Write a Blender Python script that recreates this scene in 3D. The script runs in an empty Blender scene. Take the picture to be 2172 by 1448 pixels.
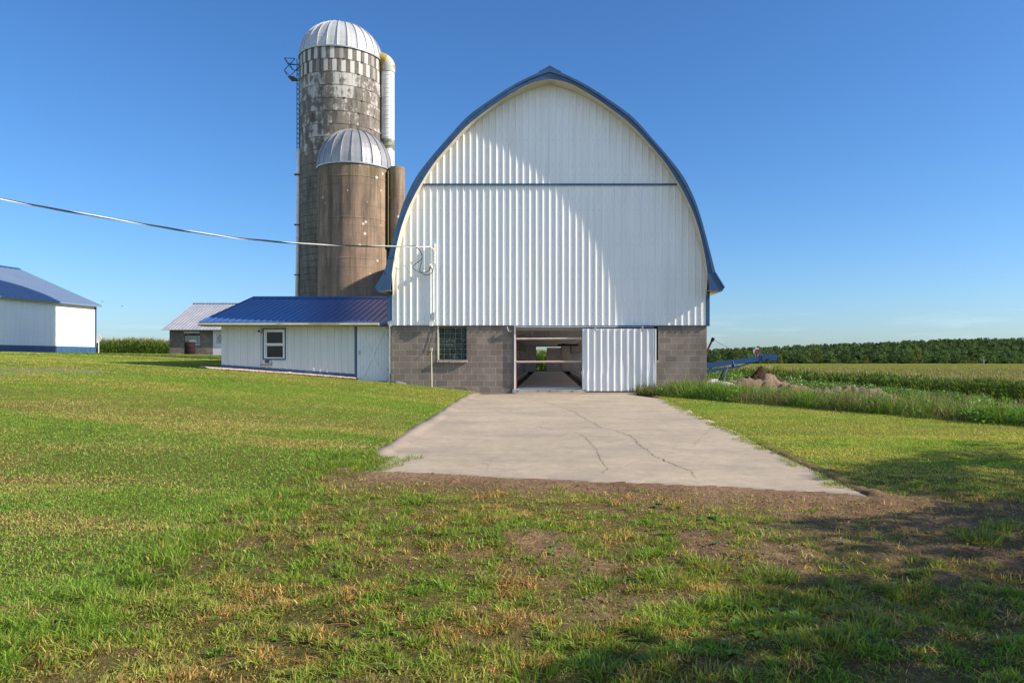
import bpy, math, random
import numpy as np
R = math.radians
random.seed(7)
S = bpy.context.scene
COL = S.collection

# ---------------------------------------------------------------- camera, sky, sun, exposure
EYE = 1.6
FPX, CX, CY = 1600.0, 1163.0, 761.0          # focal length and vanishing point, photo pixels
cam_d = bpy.data.cameras.new('camera'); cam = bpy.data.objects.new('camera', cam_d); COL.objects.link(cam)
cam.location = (0, 0, EYE); cam.rotation_euler = (R(90), 0, 0)
cam_d.sensor_width = 36; cam_d.lens = FPX / 2172 * 36
cam_d.shift_x = -(CX - 1086) / 2172; cam_d.shift_y = (CY - 724) / 2172
cam_d.clip_start = 0.1; cam_d.clip_end = 20000
S.camera = cam

SUN_AZ, SUN_EL = 10.3, 31.0                   # degrees in front of the barn's face, height
sd = (math.cos(R(SUN_EL)) * math.cos(R(SUN_AZ)), -math.cos(R(SUN_EL)) * math.sin(R(SUN_AZ)), math.sin(R(SUN_EL)))
W = bpy.data.worlds.new('World'); S.world = W; W.use_nodes = True
nt = W.node_tree; nt.nodes.clear()
sky = nt.nodes.new('ShaderNodeTexSky'); sky.sky_type = 'NISHITA'; sky.sun_disc = False
sky.sun_elevation = R(SUN_EL); sky.sun_rotation = math.atan2(sd[0], sd[1])
sky.altitude = 250; sky.air_density = 1.0; sky.dust_density = 0.85; sky.ozone_density = 4.5
bg = nt.nodes.new('ShaderNodeBackground'); bg.inputs[1].default_value = 0.09
ow = nt.nodes.new('ShaderNodeOutputWorld')
hs = nt.nodes.new('ShaderNodeHueSaturation'); hs.inputs['Saturation'].default_value = 1.09
tn = nt.nodes.new('ShaderNodeMix'); tn.data_type = 'RGBA'; tn.blend_type = 'MULTIPLY'; tn.inputs[0].default_value = 1; tn.inputs[7].default_value = (.86, 1.02, 1.20, 1)
nt.links.new(sky.outputs[0], tn.inputs[6]); nt.links.new(tn.outputs[2], hs.inputs['Color'])
# bright veil added to the unseen sky behind the camera, fill for shaded faces
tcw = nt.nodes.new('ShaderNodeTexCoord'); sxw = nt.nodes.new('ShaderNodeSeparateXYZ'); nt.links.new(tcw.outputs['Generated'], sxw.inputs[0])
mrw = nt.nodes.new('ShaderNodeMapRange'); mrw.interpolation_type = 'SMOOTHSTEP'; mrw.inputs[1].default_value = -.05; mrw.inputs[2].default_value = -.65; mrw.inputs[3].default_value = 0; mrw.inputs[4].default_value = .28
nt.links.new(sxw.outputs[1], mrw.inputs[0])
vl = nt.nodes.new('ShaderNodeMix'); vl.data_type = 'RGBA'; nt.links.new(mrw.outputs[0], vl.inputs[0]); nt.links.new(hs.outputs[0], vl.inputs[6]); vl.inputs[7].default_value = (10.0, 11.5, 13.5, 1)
mpw = nt.nodes.new('ShaderNodeMapping'); mpw.inputs['Scale'].default_value = (1, 1, 9); nt.links.new(tcw.outputs['Generated'], mpw.inputs[0])
nzw = nt.nodes.new('ShaderNodeTexNoise'); nzw.inputs['Scale'].default_value = 7; nzw.inputs['Detail'].default_value = 7; nzw.inputs['Roughness'].default_value = .62; nt.links.new(mpw.outputs[0], nzw.inputs['Vector'])
m1 = nt.nodes.new('ShaderNodeMapRange'); m1.inputs[1].default_value = .54; m1.inputs[2].default_value = .70; m1.inputs[4].default_value = .2; nt.links.new(nzw.outputs[0], m1.inputs[0])
m2 = nt.nodes.new('ShaderNodeMapRange'); m2.inputs[1].default_value = .075; m2.inputs[2].default_value = .03; nt.links.new(sxw.outputs[2], m2.inputs[0])
m3 = nt.nodes.new('ShaderNodeMath'); m3.operation = 'MULTIPLY'; nt.links.new(m1.outputs[0], m3.inputs[0]); nt.links.new(m2.outputs[0], m3.inputs[1])
cw_ = nt.nodes.new('ShaderNodeMix'); cw_.data_type = 'RGBA'; nt.links.new(m3.outputs[0], cw_.inputs[0]); nt.links.new(vl.outputs[2], cw_.inputs[6]); cw_.inputs[7].default_value = (6.6, 7.6, 8.6, 1)
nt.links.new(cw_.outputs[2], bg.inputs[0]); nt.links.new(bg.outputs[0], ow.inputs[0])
sun_d = bpy.data.lights.new('sun', 'SUN'); sun_d.energy = 5.0; sun_d.angle = R(0.45); sun_d.color = (1.0, 0.89, 0.74)
sun = bpy.data.objects.new('sun', sun_d); COL.objects.link(sun)
from mathutils import Vector
sun.rotation_euler = Vector(sd).to_track_quat('Z', 'Y').to_euler(); sun.location = (40, -10, 30)
S.view_settings.view_transform = 'Standard'; S.view_settings.look = 'None'
S.view_settings.exposure = 0.68; S.view_settings.gamma = 1.0
S.render.engine = 'CYCLES'
S.cycles.max_bounces = 8; S.cycles.transparent_max_bounces = 8

# ---------------------------------------------------------------- helpers
def px(x, y, Y):
    return ((x - CX) / FPX * Y, Y, EYE - (y - CY) / FPX * Y)
def pX(x, Y): return (x - CX) / FPX * Y
def pZ(y, Y): return EYE - (y - CY) / FPX * Y

def tag(o, label=None, cat=None, group=None, kind=None):
    if label: o['label'] = label
    if cat: o['category'] = cat
    if group: o['group'] = group
    if kind: o['kind'] = kind
    return o
def empty(name, loc=(0, 0, 0), rz=0, label=None, cat=None, group=None):
    o = bpy.data.objects.new(name, None); COL.objects.link(o)
    o.location = loc; o.rotation_euler = (0, 0, rz); o.empty_display_size = .3
    return tag(o, label, cat, group)

class MB:
    def __init__(s): s.v = []; s.f = []; s.uv = None
    def add(s, vs, fs):
        n = len(s.v); s.v += [tuple(map(float, p)) for p in vs]; s.f += [tuple(n + i for i in f) for f in fs]; return s
    def box(s, x0, x1, y0, y1, z0, z1):
        return s.add([(x0,y0,z0),(x1,y0,z0),(x1,y1,z0),(x0,y1,z0),(x0,y0,z1),(x1,y0,z1),(x1,y1,z1),(x0,y1,z1)],
                     [(3,2,1,0),(4,5,6,7),(0,1,5,4),(1,2,6,5),(2,3,7,6),(3,0,4,7)])
    def quad(s, a, b, c, d): return s.add([a,b,c,d], [(0,1,2,3)])
    def prism(s, poly, y0, y1):            # polygon of (x, z), pushed along y
        n = len(poly)
        return s.add([(x,y0,z) for x,z in poly] + [(x,y1,z) for x,z in poly],
                     [tuple(range(n)), tuple(range(2*n-1, n-1, -1))] + [(i, i+n, (i+1)%n+n, (i+1)%n) for i in range(n)])
    def bar(s, a, b, w, h):                # beam of rectangular section from a to b
        a = Vector(a); b = Vector(b); d = (b-a).normalized()
        up = Vector((0,0,1)) if abs(d.z) < .95 else Vector((0,1,0))
        u = d.cross(up).normalized()*w/2; v = u.normalized().cross(d).normalized()*h/2
        vs = [p+sx*u+sz*v for p in (a,b) for sx,sz in ((-1,-1),(1,-1),(1,1),(-1,1))]
        return s.add(vs, [(0,1,2,3),(7,6,5,4),(0,4,5,1),(1,5,6,2),(2,6,7,3),(3,7,4,0)])
    def tube(s, pts, r, n=8, caps=True):
        pts = [Vector(p) for p in pts]; rr = r if hasattr(r, '__len__') else [r]*len(pts)
        base = len(s.v); u = None
        for i, p in enumerate(pts):
            d = (pts[min(i+1,len(pts)-1)] - pts[max(i-1,0)]).normalized()
            if u is None:
                u = d.cross(Vector((0,0,1)) if abs(d.z) < .9 else Vector((1,0,0))).normalized()
            else: u = (u - d*u.dot(d)).normalized()
            w = d.cross(u)
            for k in range(n):
                a = 2*math.pi*k/n; q = p + rr[i]*(math.cos(a)*u + math.sin(a)*w); s.v.append(tuple(q))
        for i in range(len(pts)-1):
            for k in range(n):
                a = base+i*n+k; b = base+i*n+(k+1)%n; s.f.append((a,b,b+n,a+n))
        if caps:
            s.f.append(tuple(base+k for k in range(n-1,-1,-1))); s.f.append(tuple(base+(len(pts)-1)*n+k for k in range(n)))
        return s
    def lathe(s, prof, c=(0,0), n=32, a0=0, a1=2*math.pi):
        closed = abs(a1-a0-2*math.pi) < 1e-6; m = n if closed else n+1; base = len(s.v)
        for r, z in prof:
            for k in range(m):
                a = a0+(a1-a0)*k/n; s.v.append((c[0]+r*math.cos(a), c[1]+r*math.sin(a), z))
        for i in range(len(prof)-1):
            for k in range(n):
                a = base+i*m+k; b = base+i*m+(k+1)%m; s.f.append((a,b,b+m,a+m))
        return s
    def build(s, name, mat, parent=None, smooth=False, label=None):
        me = bpy.data.meshes.new(name); me.from_pydata(s.v, [], s.f); me.materials.append(mat)
        if smooth: me.polygons.foreach_set('use_smooth', [True]*len(me.polygons))
        me.update(); o = bpy.data.objects.new(name, me); COL.objects.link(o)
        if parent: o.parent = parent
        if label: o['label'] = label
        return o

def np_mesh(name, V, F, mat, cols=None, parent=None, smooth=False):
    """V (n,3), F list of int arrays (m,k) of equal k each; cols (n,3) per-vertex material albedo variation"""
    me = bpy.data.meshes.new(name)
    V = np.ascontiguousarray(V, np.float32); me.vertices.add(len(V)); me.vertices.foreach_set('co', V.ravel())
    F = [np.asarray(f) for f in F if len(f)]
    loops = np.concatenate([f.ravel() for f in F]).astype(np.int32)
    sizes = np.concatenate([np.full(len(f), f.shape[1], np.int32) for f in F])
    starts = np.concatenate([[0], np.cumsum(sizes)[:-1]]).astype(np.int32)
    me.loops.add(len(loops)); me.loops.foreach_set('vertex_index', loops)
    me.polygons.add(len(sizes)); me.polygons.foreach_set('loop_start', starts); me.polygons.foreach_set('loop_total', sizes)
    if smooth: me.polygons.foreach_set('use_smooth', np.ones(len(sizes), bool))
    if cols is not None:
        at = me.color_attributes.new('tint', 'FLOAT_COLOR', 'POINT')
        c = np.ones((len(V), 4), np.float32); c[:, :3] = cols; at.data.foreach_set('color', c.ravel())
    me.materials.append(mat); me.update(calc_edges=True)
    o = bpy.data.objects.new(name, me); COL.objects.link(o)
    if parent: o.parent = parent
    return o

rng = np.random.default_rng(11)
def hash2(i, j, seed):
    n = (i.astype(np.int64)*374761393 + j.astype(np.int64)*668265263 + seed*2147483647) & 0xffffffff
    n = ((n ^ (n >> 13)) * 1274126177) & 0xffffffff
    return ((n ^ (n >> 16)) & 0xffff) / 65535.0
def vnoise(x, y, seed=0):
    x = np.asarray(x, float); y = np.asarray(y, float)
    xi = np.floor(x); yi = np.floor(y); fx = x-xi; fy = y-yi
    fx = fx*fx*(3-2*fx); fy = fy*fy*(3-2*fy)
    a = hash2(xi,yi,seed); b = hash2(xi+1,yi,seed); c = hash2(xi,yi+1,seed); d = hash2(xi+1,yi+1,seed)
    return (a*(1-fx)+b*fx)*(1-fy) + (c*(1-fx)+d*fx)*fy
def fbm(x, y, seed=0, oct=4):
    t = 0; a = .5; n = 0
    for k in range(oct):
        t = t + a*vnoise(x*2**k+17*k, y*2**k-9*k, seed+k); n += a; a *= .5
    return t/n
def sstep(a, b, x):
    t = np.clip((np.asarray(x, float)-a)/(b-a), 0, 1); return t*t*(3-2*t)

# ---------------------------------------------------------------- materials
def new_mat(name):
    m = bpy.data.materials.new(name); m.use_nodes = True; t = m.node_tree; t.nodes.clear()
    out = t.nodes.new('ShaderNodeOutputMaterial'); b = t.nodes.new('ShaderNodeBsdfPrincipled'); t.links.new(b.outputs[0], out.inputs[0])
    return m, t, b
def N(t, typ, **kw):
    n = t.nodes.new(typ)
    for k, v in kw.items():
        if k.startswith('i_'):
            key = k[2:]; key = int(key) if key.isdigit() else key.replace('_', ' ')
            n.inputs[key].default_value = v
        else: setattr(n, k, v)
    return n
def math_n(t, op, a, b=None, c=None, clamp=False):
    n = N(t, 'ShaderNodeMath', operation=op, use_clamp=clamp)
    for i, v in enumerate((a, b, c)):
        if v is None: continue
        if isinstance(v, (int, float)): n.inputs[i].default_value = v
        else: t.links.new(v, n.inputs[i])
    return n.outputs[0]
def mix_c(t, f, a, b, blend='MIX'):
    n = N(t, 'ShaderNodeMix', data_type='RGBA', blend_type=blend)
    for i, v in ((0, f), (6, a), (7, b)):
        if isinstance(v, (int, float)): n.inputs[i].default_value = v
        elif isinstance(v, tuple): n.inputs[i].default_value = (*v[:3], 1)
        else: t.links.new(v, n.inputs[i])
    return n.outputs[2]
def ramp(t, f, stops):
    n = N(t, 'ShaderNodeValToRGB'); t.links.new(f, n.inputs[0])
    while len(n.color_ramp.elements) < len(stops): n.color_ramp.elements.new(.5)
    for e, (p, c) in zip(n.color_ramp.elements, stops):
        e.position = p; e.color = (*((c,)*3 if isinstance(c, (int, float)) else c), 1)
    return n.outputs[0]
def coords(t, scale=(1,1,1), which='Object', loc=(0,0,0)):
    tc = N(t, 'ShaderNodeTexCoord'); mp = N(t, 'ShaderNodeMapping')
    mp.inputs['Scale'].default_value = scale; mp.inputs['Location'].default_value = loc
    t.links.new(tc.outputs[which], mp.inputs[0]); return mp.outputs[0]
def noise(t, vec, scale, detail=4, rough=.55):
    n = N(t, 'ShaderNodeTexNoise', i_Scale=scale, i_Detail=detail, i_Roughness=rough); t.links.new(vec, n.inputs['Vector']); return n.outputs[0]
def bump(t, b, h, strength=.3, dist=.02):
    n = N(t, 'ShaderNodeBump', i_Strength=strength, i_Distance=dist); t.links.new(h, n.inputs['Height']); t.links.new(n.outputs[0], b.inputs['Normal']); return n
def simple(name, c1, c2=None, scale=3, rough=.6, metal=0, spec=.5, bs=0, bscale=30, stretch=(1,1,1), lo=.35, hi=.65):
    m, t, b = new_mat(name); v = coords(t, stretch)
    if c2 is None: c2 = tuple(x*.8 for x in c1)
    f = ramp(t, noise(t, v, scale, 5), [(lo, 0.0), (hi, 1.0)])
    t.links.new(mix_c(t, f, c1, c2), b.inputs['Base Color'])
    b.inputs['Roughness'].default_value = rough; b.inputs['Metallic'].default_value = metal
    b.inputs['Specular IOR Level'].default_value = spec
    if bs: bump(t, b, noise(t, v, bscale, 4), bs, .01)
    return m

M = {}
M['siding'] = None
def siding_mat(name, base, rust=.25, screws=True):
    m, t, b = new_mat(name)
    v = coords(t); tc = N(t, 'ShaderNodeTexCoord')
    streak = noise(t, coords(t, (6, 6, .35)), 1.0, 5)
    f = ramp(t, streak, [(.45, 0.0), (.75, 1.0)])
    col = mix_c(t, math_n(t, 'MULTIPLY', f, .35), base, tuple(x*.72 for x in (base[0], base[1]*.97, base[2]*.9)))
    big = ramp(t, noise(t, v, .5, 3), [(.4, 0.0), (.65, 1.0)])
    col = mix_c(t, math_n(t, 'MULTIPLY', big, .25), col, tuple(x*.85 for x in base))
    if screws:
        sp = N(t, 'ShaderNodeSeparateXYZ'); t.links.new(tc.outputs['Object'], sp.inputs[0])
        fx = math_n(t, 'ABSOLUTE', math_n(t, 'SUBTRACT', math_n(t, 'FRACT', math_n(t, 'DIVIDE', math_n(t, 'ADD', sp.outputs[0], 50.02), .2186)), .5))
        fz = math_n(t, 'ABSOLUTE', math_n(t, 'SUBTRACT', math_n(t, 'FRACT', math_n(t, 'DIVIDE', math_n(t, 'ADD', sp.outputs[2], .95), 1.15)), .5))
        dx = math_n(t, 'MULTIPLY', fx, .2186); dz = math_n(t, 'MULTIPLY', fz, 1.15)
        d = math_n(t, 'SQRT', math_n(t, 'ADD', math_n(t, 'MULTIPLY', dx, dx), math_n(t, 'MULTIPLY', dz, dz)))
        s_ = math_n(t, 'LESS_THAN', d, .009)
        col = mix_c(t, s_, col, (.12, .11, .1))
        bl = math_n(t, 'MULTIPLY', math_n(t, 'LESS_THAN', dx, .008), math_n(t, 'LESS_THAN', math_n(t, 'FRACT', math_n(t, 'DIVIDE', math_n(t, 'ADD', sp.outputs[2], .95-.575-.22), 1.15)), .18))
        col = mix_c(t, math_n(t, 'MULTIPLY', bl, .22), col, (.3, .22, .16))
    t.links.new(col, b.inputs['Base Color']); b.inputs['Roughness'].default_value = .42
    bump(t, b, noise(t, coords(t, (3, 3, 1)), 1.3, 2), .25, .03)
    return m
M['siding'] = siding_mat('white_ribbed_steel', (.82, .83, .82))
M['shedsiding'] = siding_mat('white_shed_steel', (.62, .66, .64), screws=False)
M['doorpanel'] = siding_mat('white_door_steel', (.72, .73, .73), screws=False)
M['blue_shed'] = simple('chalky_blue_roof', (.135, .19, .29), (.15, .205, .29), .6, .35, 0, .5)
M['blue_trim'] = simple('blue_trim', (.027, .075, .165), (.038, .095, .195), 1.5, .38, 0, .5, stretch=(1,1,1))
M['blue_dark'] = simple('blue_painted_steel', (.028, .085, .25), (.04, .11, .29), .8, .32, .0, .6)
M['blue_bright'] = simple('blue_rail_paint', (.02, .07, .27), (.03, .09, .3), 2, .45)
M['cream'] = simple('cream_soffit', (.62, .57, .45), (.5, .42, .3), 2.2, .6, lo=.45, hi=.8)
M['white'] = simple('white_paint', (.78, .78, .76), (.66, .66, .64), 3, .5)
M['white_door'] = simple('white_door_paint', (.66, .70, .72), (.6, .64, .66), 2, .5)
M['dark'] = simple('dark_void', (.02, .02, .022), (.03, .03, .03), 2, .9)
M['black'] = simple('black_rubber', (.012, .012, .014), (.02, .02, .02), 5, .5)
M['wood_dark'] = simple('weathered_wood', (.12, .095, .075), (.2, .165, .13), 8, .85, bs=.5, stretch=(4, 4, .4))
M['wood'] = simple('bare_wood', (.42, .33, .24), (.33, .25, .18), 6, .8, bs=.3)
M['redrust'] = simple('rust_red_steel', (.25, .045, .03), (.16, .035, .025), 6, .7)
M['pinkpipe'] = simple('worn_pink_pipe', (.5, .33, .27), (.45, .40, .35), 5, .55)
M['creampipe'] = simple('worn_cream_pipe', (.6, .53, .42), (.45, .36, .28), 5, .55)
M['galv'] = simple('galvanised_steel', (.5, .52, .54), (.38, .4, .42), 5, .42, .6)
M['galvroof'] = simple('galvanised_roofing', (.38, .41, .46), (.5, .47, .46), 1.2, .4, .35, lo=.4, hi=.6)
M['glass'] = simple('window_glass', (.01, .012, .012), (.016, .02, .018), 2, .05, 0, .3)
M['conc_int'] = simple('barn_floor_concrete', (.85, .85, .85), (.7, .7, .7), 2.5, .55, bs=.1)
M['int_wall'] = simple('whitewashed_interior', (.84, .76, .68), (.7, .62, .55), 1.3, .9, bs=.2)
M['interior_dark'] = simple('soiled_wall', (.16, .145, .13), (.08, .075, .07), 2, .9)

# rough slabs
def concrete_mat(name, c1, c2, c3):
    m, t, b = new_mat(name); v = coords(t)
    a = ramp(t, noise(t, v, .9, 6, .6), [(.35, 0.0), (.7, 1.0)])
    col = mix_c(t, a, c1, c2)
    st = ramp(t, noise(t, coords(t, (1, 2.2, 1)), .55, 6, .7), [(.44, 0.0), (.66, 1.0)])
    col = mix_c(t, math_n(t, 'MULTIPLY', st, .55), col, c3)
    bl = ramp(t, noise(t, v, 6.0, 6, .75), [(.35, .86), (.65, 1.08)]); col = mix_c(t, 1.0, col, bl, 'MULTIPLY')
    sp = noise(t, v, 90, 3, .7)
    col = mix_c(t, .35, col, ramp(t, sp, [(.3, .35), (.7, 1.0)]), 'MULTIPLY')
    pit = ramp(t, noise(t, v, 34, 2), [(.24, 0.0), (.30, 1.0)])
    col = mix_c(t, pit, tuple(x*.5 for x in c3), col)
    t.links.new(col, b.inputs['Base Color']); b.inputs['Roughness'].default_value = .85
    bump(t, b, noise(t, v, 60, 5, .7), .25, .01); return m
M['drive'] = concrete_mat('driveway_concrete', (.47, .38, .27), (.38, .31, .225), (.27, .225, .18))
M['kerb'] = concrete_mat('kerb_concrete', (.38, .305, .235), (.30, .245, .19), (.19, .155, .12))
M['sill'] = concrete_mat('sill_concrete', (.42, .38, .33), (.5, .48, .45), (.2, .18, .16))

def block_mat(name, c1, c2, mortar, bw=.4, bh=.2035, ox=0, oz=0, dark=.0):
    m, t, b = new_mat(name)
    tc = N(t, 'ShaderNodeTexCoord'); sp = N(t, 'ShaderNodeSeparateXYZ'); t.links.new(tc.outputs['Object'], sp.inputs[0])
    cb = N(t, 'ShaderNodeCombineXYZ')
    t.links.new(math_n(t, 'ADD', math_n(t, 'ADD', sp.outputs[0], sp.outputs[1]), ox), cb.inputs[0]); t.links.new(math_n(t, 'ADD', sp.outputs[2], oz), cb.inputs[1])
    wob = N(t, 'ShaderNodeVectorMath', operation='MULTIPLY_ADD'); nn = N(t, 'ShaderNodeTexNoise', i_Scale=7.0, i_Detail=3.0)
    t.links.new(cb.outputs[0], nn.inputs['Vector']); t.links.new(nn.outputs['Color'], wob.inputs[0]); wob.inputs[1].default_value = (.012, .012, 0); t.links.new(cb.outputs[0], wob.inputs[2])
    br = N(t, 'ShaderNodeTexBrick', i_Scale=1.0, i_Mortar_Size=.0075, i_Mortar_Smooth=.25, i_Bias=0.0, i_Brick_Width=bw, i_Row_Height=bh)
    br.inputs['Color1'].default_value = (*c1, 1); br.inputs['Color2'].default_value = (*c2, 1); br.inputs['Mortar'].default_value = (*mortar, 1)
    t.links.new(wob.outputs[0], br.inputs['Vector'])
    g = noise(t, tc.outputs['Object'], 55, 5, .75)
    col = mix_c(t, .55, br.outputs['Color'], ramp(t, g, [(.3, .3), (.7, 1.3)]), 'MULTIPLY')
    st = ramp(t, noise(t, coords(t, (1.2, 1.2, 1.0)), 1.1, 5, .6), [(.42, 0.0), (.7, 1.0)])
    col = mix_c(t, math_n(t, 'MULTIPLY', st, .65), col, tuple(x*.5 for x in c1))
    spl = ramp(t, noise(t, tc.outputs['Object'], 9, 5, .6), [(.69, 0.0), (.715, 1.0)])
    col = mix_c(t, math_n(t, 'MULTIPLY', spl, .55), col, mortar)
    t.links.new(col, b.inputs['Base Color']); b.inputs['Roughness'].default_value = .95; b.inputs['Specular IOR Level'].default_value = .2
    h = math_n(t, 'ADD', math_n(t, 'MULTIPLY', math_n(t, 'SUBTRACT', 1.0, br.outputs['Fac']), .8), math_n(t, 'MULTIPLY', g, .7))
    bump(t, b, h, .7, .012); return m
M['block'] = block_mat('concrete_block', (.225, .185, .152), (.31, .26, .215), (.50, .44, .37), ox=.13, oz=.12)
M['block_far'] = block_mat('weathered_block', (.2, .17, .145), (.27, .235, .2), (.33, .3, .26), bw=.4, bh=.2)

# vertex-tinted foliage and ground
def leaf_mat(name, rough=.5, trans=.42, spec=.35, nscale=0):
    m, t, b = new_mat(name)
    at = N(t, 'ShaderNodeAttribute', attribute_name='tint'); col = at.outputs['Color']
    t.links.new(col, b.inputs['Base Color']); b.inputs['Roughness'].default_value = rough; b.inputs['Specular IOR Level'].default_value = spec
    if trans:
        tr = N(t, 'ShaderNodeBsdfTranslucent'); t.links.new(mix_c(t, 1.0, col, (1.0, 1.15, .5), 'MULTIPLY'), tr.inputs[0])
        mx = N(t, 'ShaderNodeMixShader', i_0=trans); t.links.new(b.outputs[0], mx.inputs[1]); t.links.new(tr.outputs[0], mx.inputs[2])
        t.links.new(mx.outputs[0], [n for n in t.nodes if n.type == 'OUTPUT_MATERIAL'][0].inputs[0])
    return m
M['grass'] = leaf_mat('grass_blades'); M['leaf'] = leaf_mat('leaves', .45, .3, .4); M['corn'] = leaf_mat('corn_leaves', .45, .3, .35)
M['far_leaf'] = leaf_mat('distant_leaves', .9, .3, .0)
def ground_mat():
    m, t, b = new_mat('ground_soil'); v = coords(t)
    at = N(t, 'ShaderNodeAttribute', attribute_name='tint')
    n1 = noise(t, v, 22, 6, .7); n2 = noise(t, v, 3.1, 5, .6); n3 = noise(t, v, 140, 2, .6)
    col = mix_c(t, .8, at.outputs['Color'], ramp(t, n1, [(.3, .28), (.7, 1.6)]), 'MULTIPLY')
    col = mix_c(t, .5, col, ramp(t, n2, [(.3, .6), (.7, 1.35)]), 'MULTIPLY')
    t.links.new(col, b.inputs['Base Color']); b.inputs['Roughness'].default_value = 1.0; b.inputs['Specular IOR Level'].default_value = .1
    bump(t, b, math_n(t, 'ADD', n1, math_n(t, 'MULTIPLY', n3, .35)), 1.0, .09); return m
M['ground'] = ground_mat()

# ---------------------------------------------------------------- terrain
NX, NY = .844, .536
def s_line(X, Y): return (X-3.4)*NX + (Y-23.2)*NY          # distance past the mown edge on the right
def drive_base(Y): return .05 + .0169*np.minimum(Y, 25)
def gz(X, Y, bumps=True):
    X = np.asarray(X, float); Y = np.asarray(Y, float)
    z = drive_base(Y)
    d = np.clip(-X-2.45, 0, None)
    rampY = sstep(1, 22, Y)*.9 + .1*sstep(20, 40, Y)
    L = 1.75*(1-np.exp(-d/14))*rampY*(1-.52*sstep(67, 77, Y))
    z = z + L
    kerb = sstep(2.28, 2.46, -X)*sstep(8.6, 10.2, Y)*(1-sstep(24.4, 26, Y)); z = z + .07*kerb
    s = s_line(X, Y); D = .055*np.clip(s-.3, 0, None)*(.25+.75*sstep(-6, 13, X)); D = np.where(D > 2.7, 2.7 + .45*(1-np.exp(-(D-2.7)/.45)), D)
    z = z - D - .0033*np.clip(Y-100, 0, None)
    if bumps:
        inside = (X > -2.62) & (X < 3.35) & (Y > 7.5) & (Y < 25.5)
        amp = np.where(inside, 0, 1.0)*np.clip(1-Y/60, .2, 1)
        rough = sstep(-3.3, -2.2, X)*(1-sstep(8.6, 9.6, Y)) + .35
        z = z + amp*((fbm(X*1.3, Y*1.3, 3)-.5)*.10*rough + (fbm(X*7, Y*7, 9, 3)-.5)*.05*rough)
    inb = (X > -5.25) & (X < 5.3) & (Y > 25.12) & (Y < 60)
    z = np.where(inb, np.minimum(z, .35), z)
    return z
def hit(x, y, y0=3.0, y1=400.0):                            # where the sight line through a photo pixel meets the ground
    Ys = np.geomspace(y0, y1, 4000); X = (x-CX)/FPX*Ys; z = EYE-(y-CY)/FPX*Ys
    k = np.argmax(z <= gz(X, Ys, False)); return float(X[k]), float(Ys[k]), float(gz(X[k], Ys[k], False))

def near_edge(X):                                           # near end of the driveway
    X = np.asarray(X, float)
    return 9.22 - .25*(X+2.1) + .18*(fbm(X*1.7, X*0+3, 21)-.5) - .12*np.exp(-((X-3.3)/.5)**2) + .06*(vnoise(X*7, X*0, 5)-.5)
GREEN = np.array([.12, .19, .02]); YEL = np.array([.32, .29, .06]); STRAW = np.array([.27, .2, .10]); SOIL = np.array([.24, .15, .085]); SOILL = np.array([.42, .28, .165])
def zones(X, Y):
    """bare-soil amount 0..1, lushness 0..1, mown-lawn amount 0..1"""
    n = fbm(X*.9, Y*.9, 31); n2 = fbm(X*2.6, Y*2.6, 41)
    edge = -2.95 + .5*(fbm(Y*.8, Y*0+1, 51)-.5)
    lawn = np.maximum(sstep(edge+.3, edge-.35, X), np.where(Y > 9.4, 1, 0)*np.where(X < -2.2, 1, 0))
    lawn_r = sstep(3.2, 3.6, X)*sstep(7.6, 9.2, Y + .25*(X-3)); lawn = np.maximum(lawn, lawn_r)
    dist = near_edge(np.clip(X, -2.5, 3.4)) - Y                # metres in front of the slab's end
    band = np.exp(-(np.clip(dist, 0, None)/1.05)**2)*sstep(-3.3, -1.6, X)*(1-sstep(3.4, 5.0, X))
    mid = sstep(.45, .32, n)*.4 + sstep(.44, .34, n2)*.45
    right = np.exp(-(((X-2.6)/1.9)**2 + ((Y-6.0)/1.3)**2))*.85
    soil = np.clip(band*1.15 + mid*(1-band) + right, 0, 1)*(1-lawn)
    soil = np.maximum(soil, lawn*sstep(.34, .26, n2)*.3)
    # dirt beside the slab in front of the blocks, and the worn spot by the small door
    soil = np.maximum(soil, np.exp(-(((X+1.6)/1.5)**4 + ((Y-24.75)/.55)**4)))
    soil = np.maximum(soil, .9*np.exp(-(((X+5.9)/.55)**2 + ((Y-24.0)/.35)**2)))
    lush = np.clip(fbm(X*.35+4, Y*.35, 61)*1.2-.1 + .35*(n2-.5) + .55*np.exp(-((X+2.65)/.35)**2)*(Y < 12), 0, 1)
    return soil, lush, lawn

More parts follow.
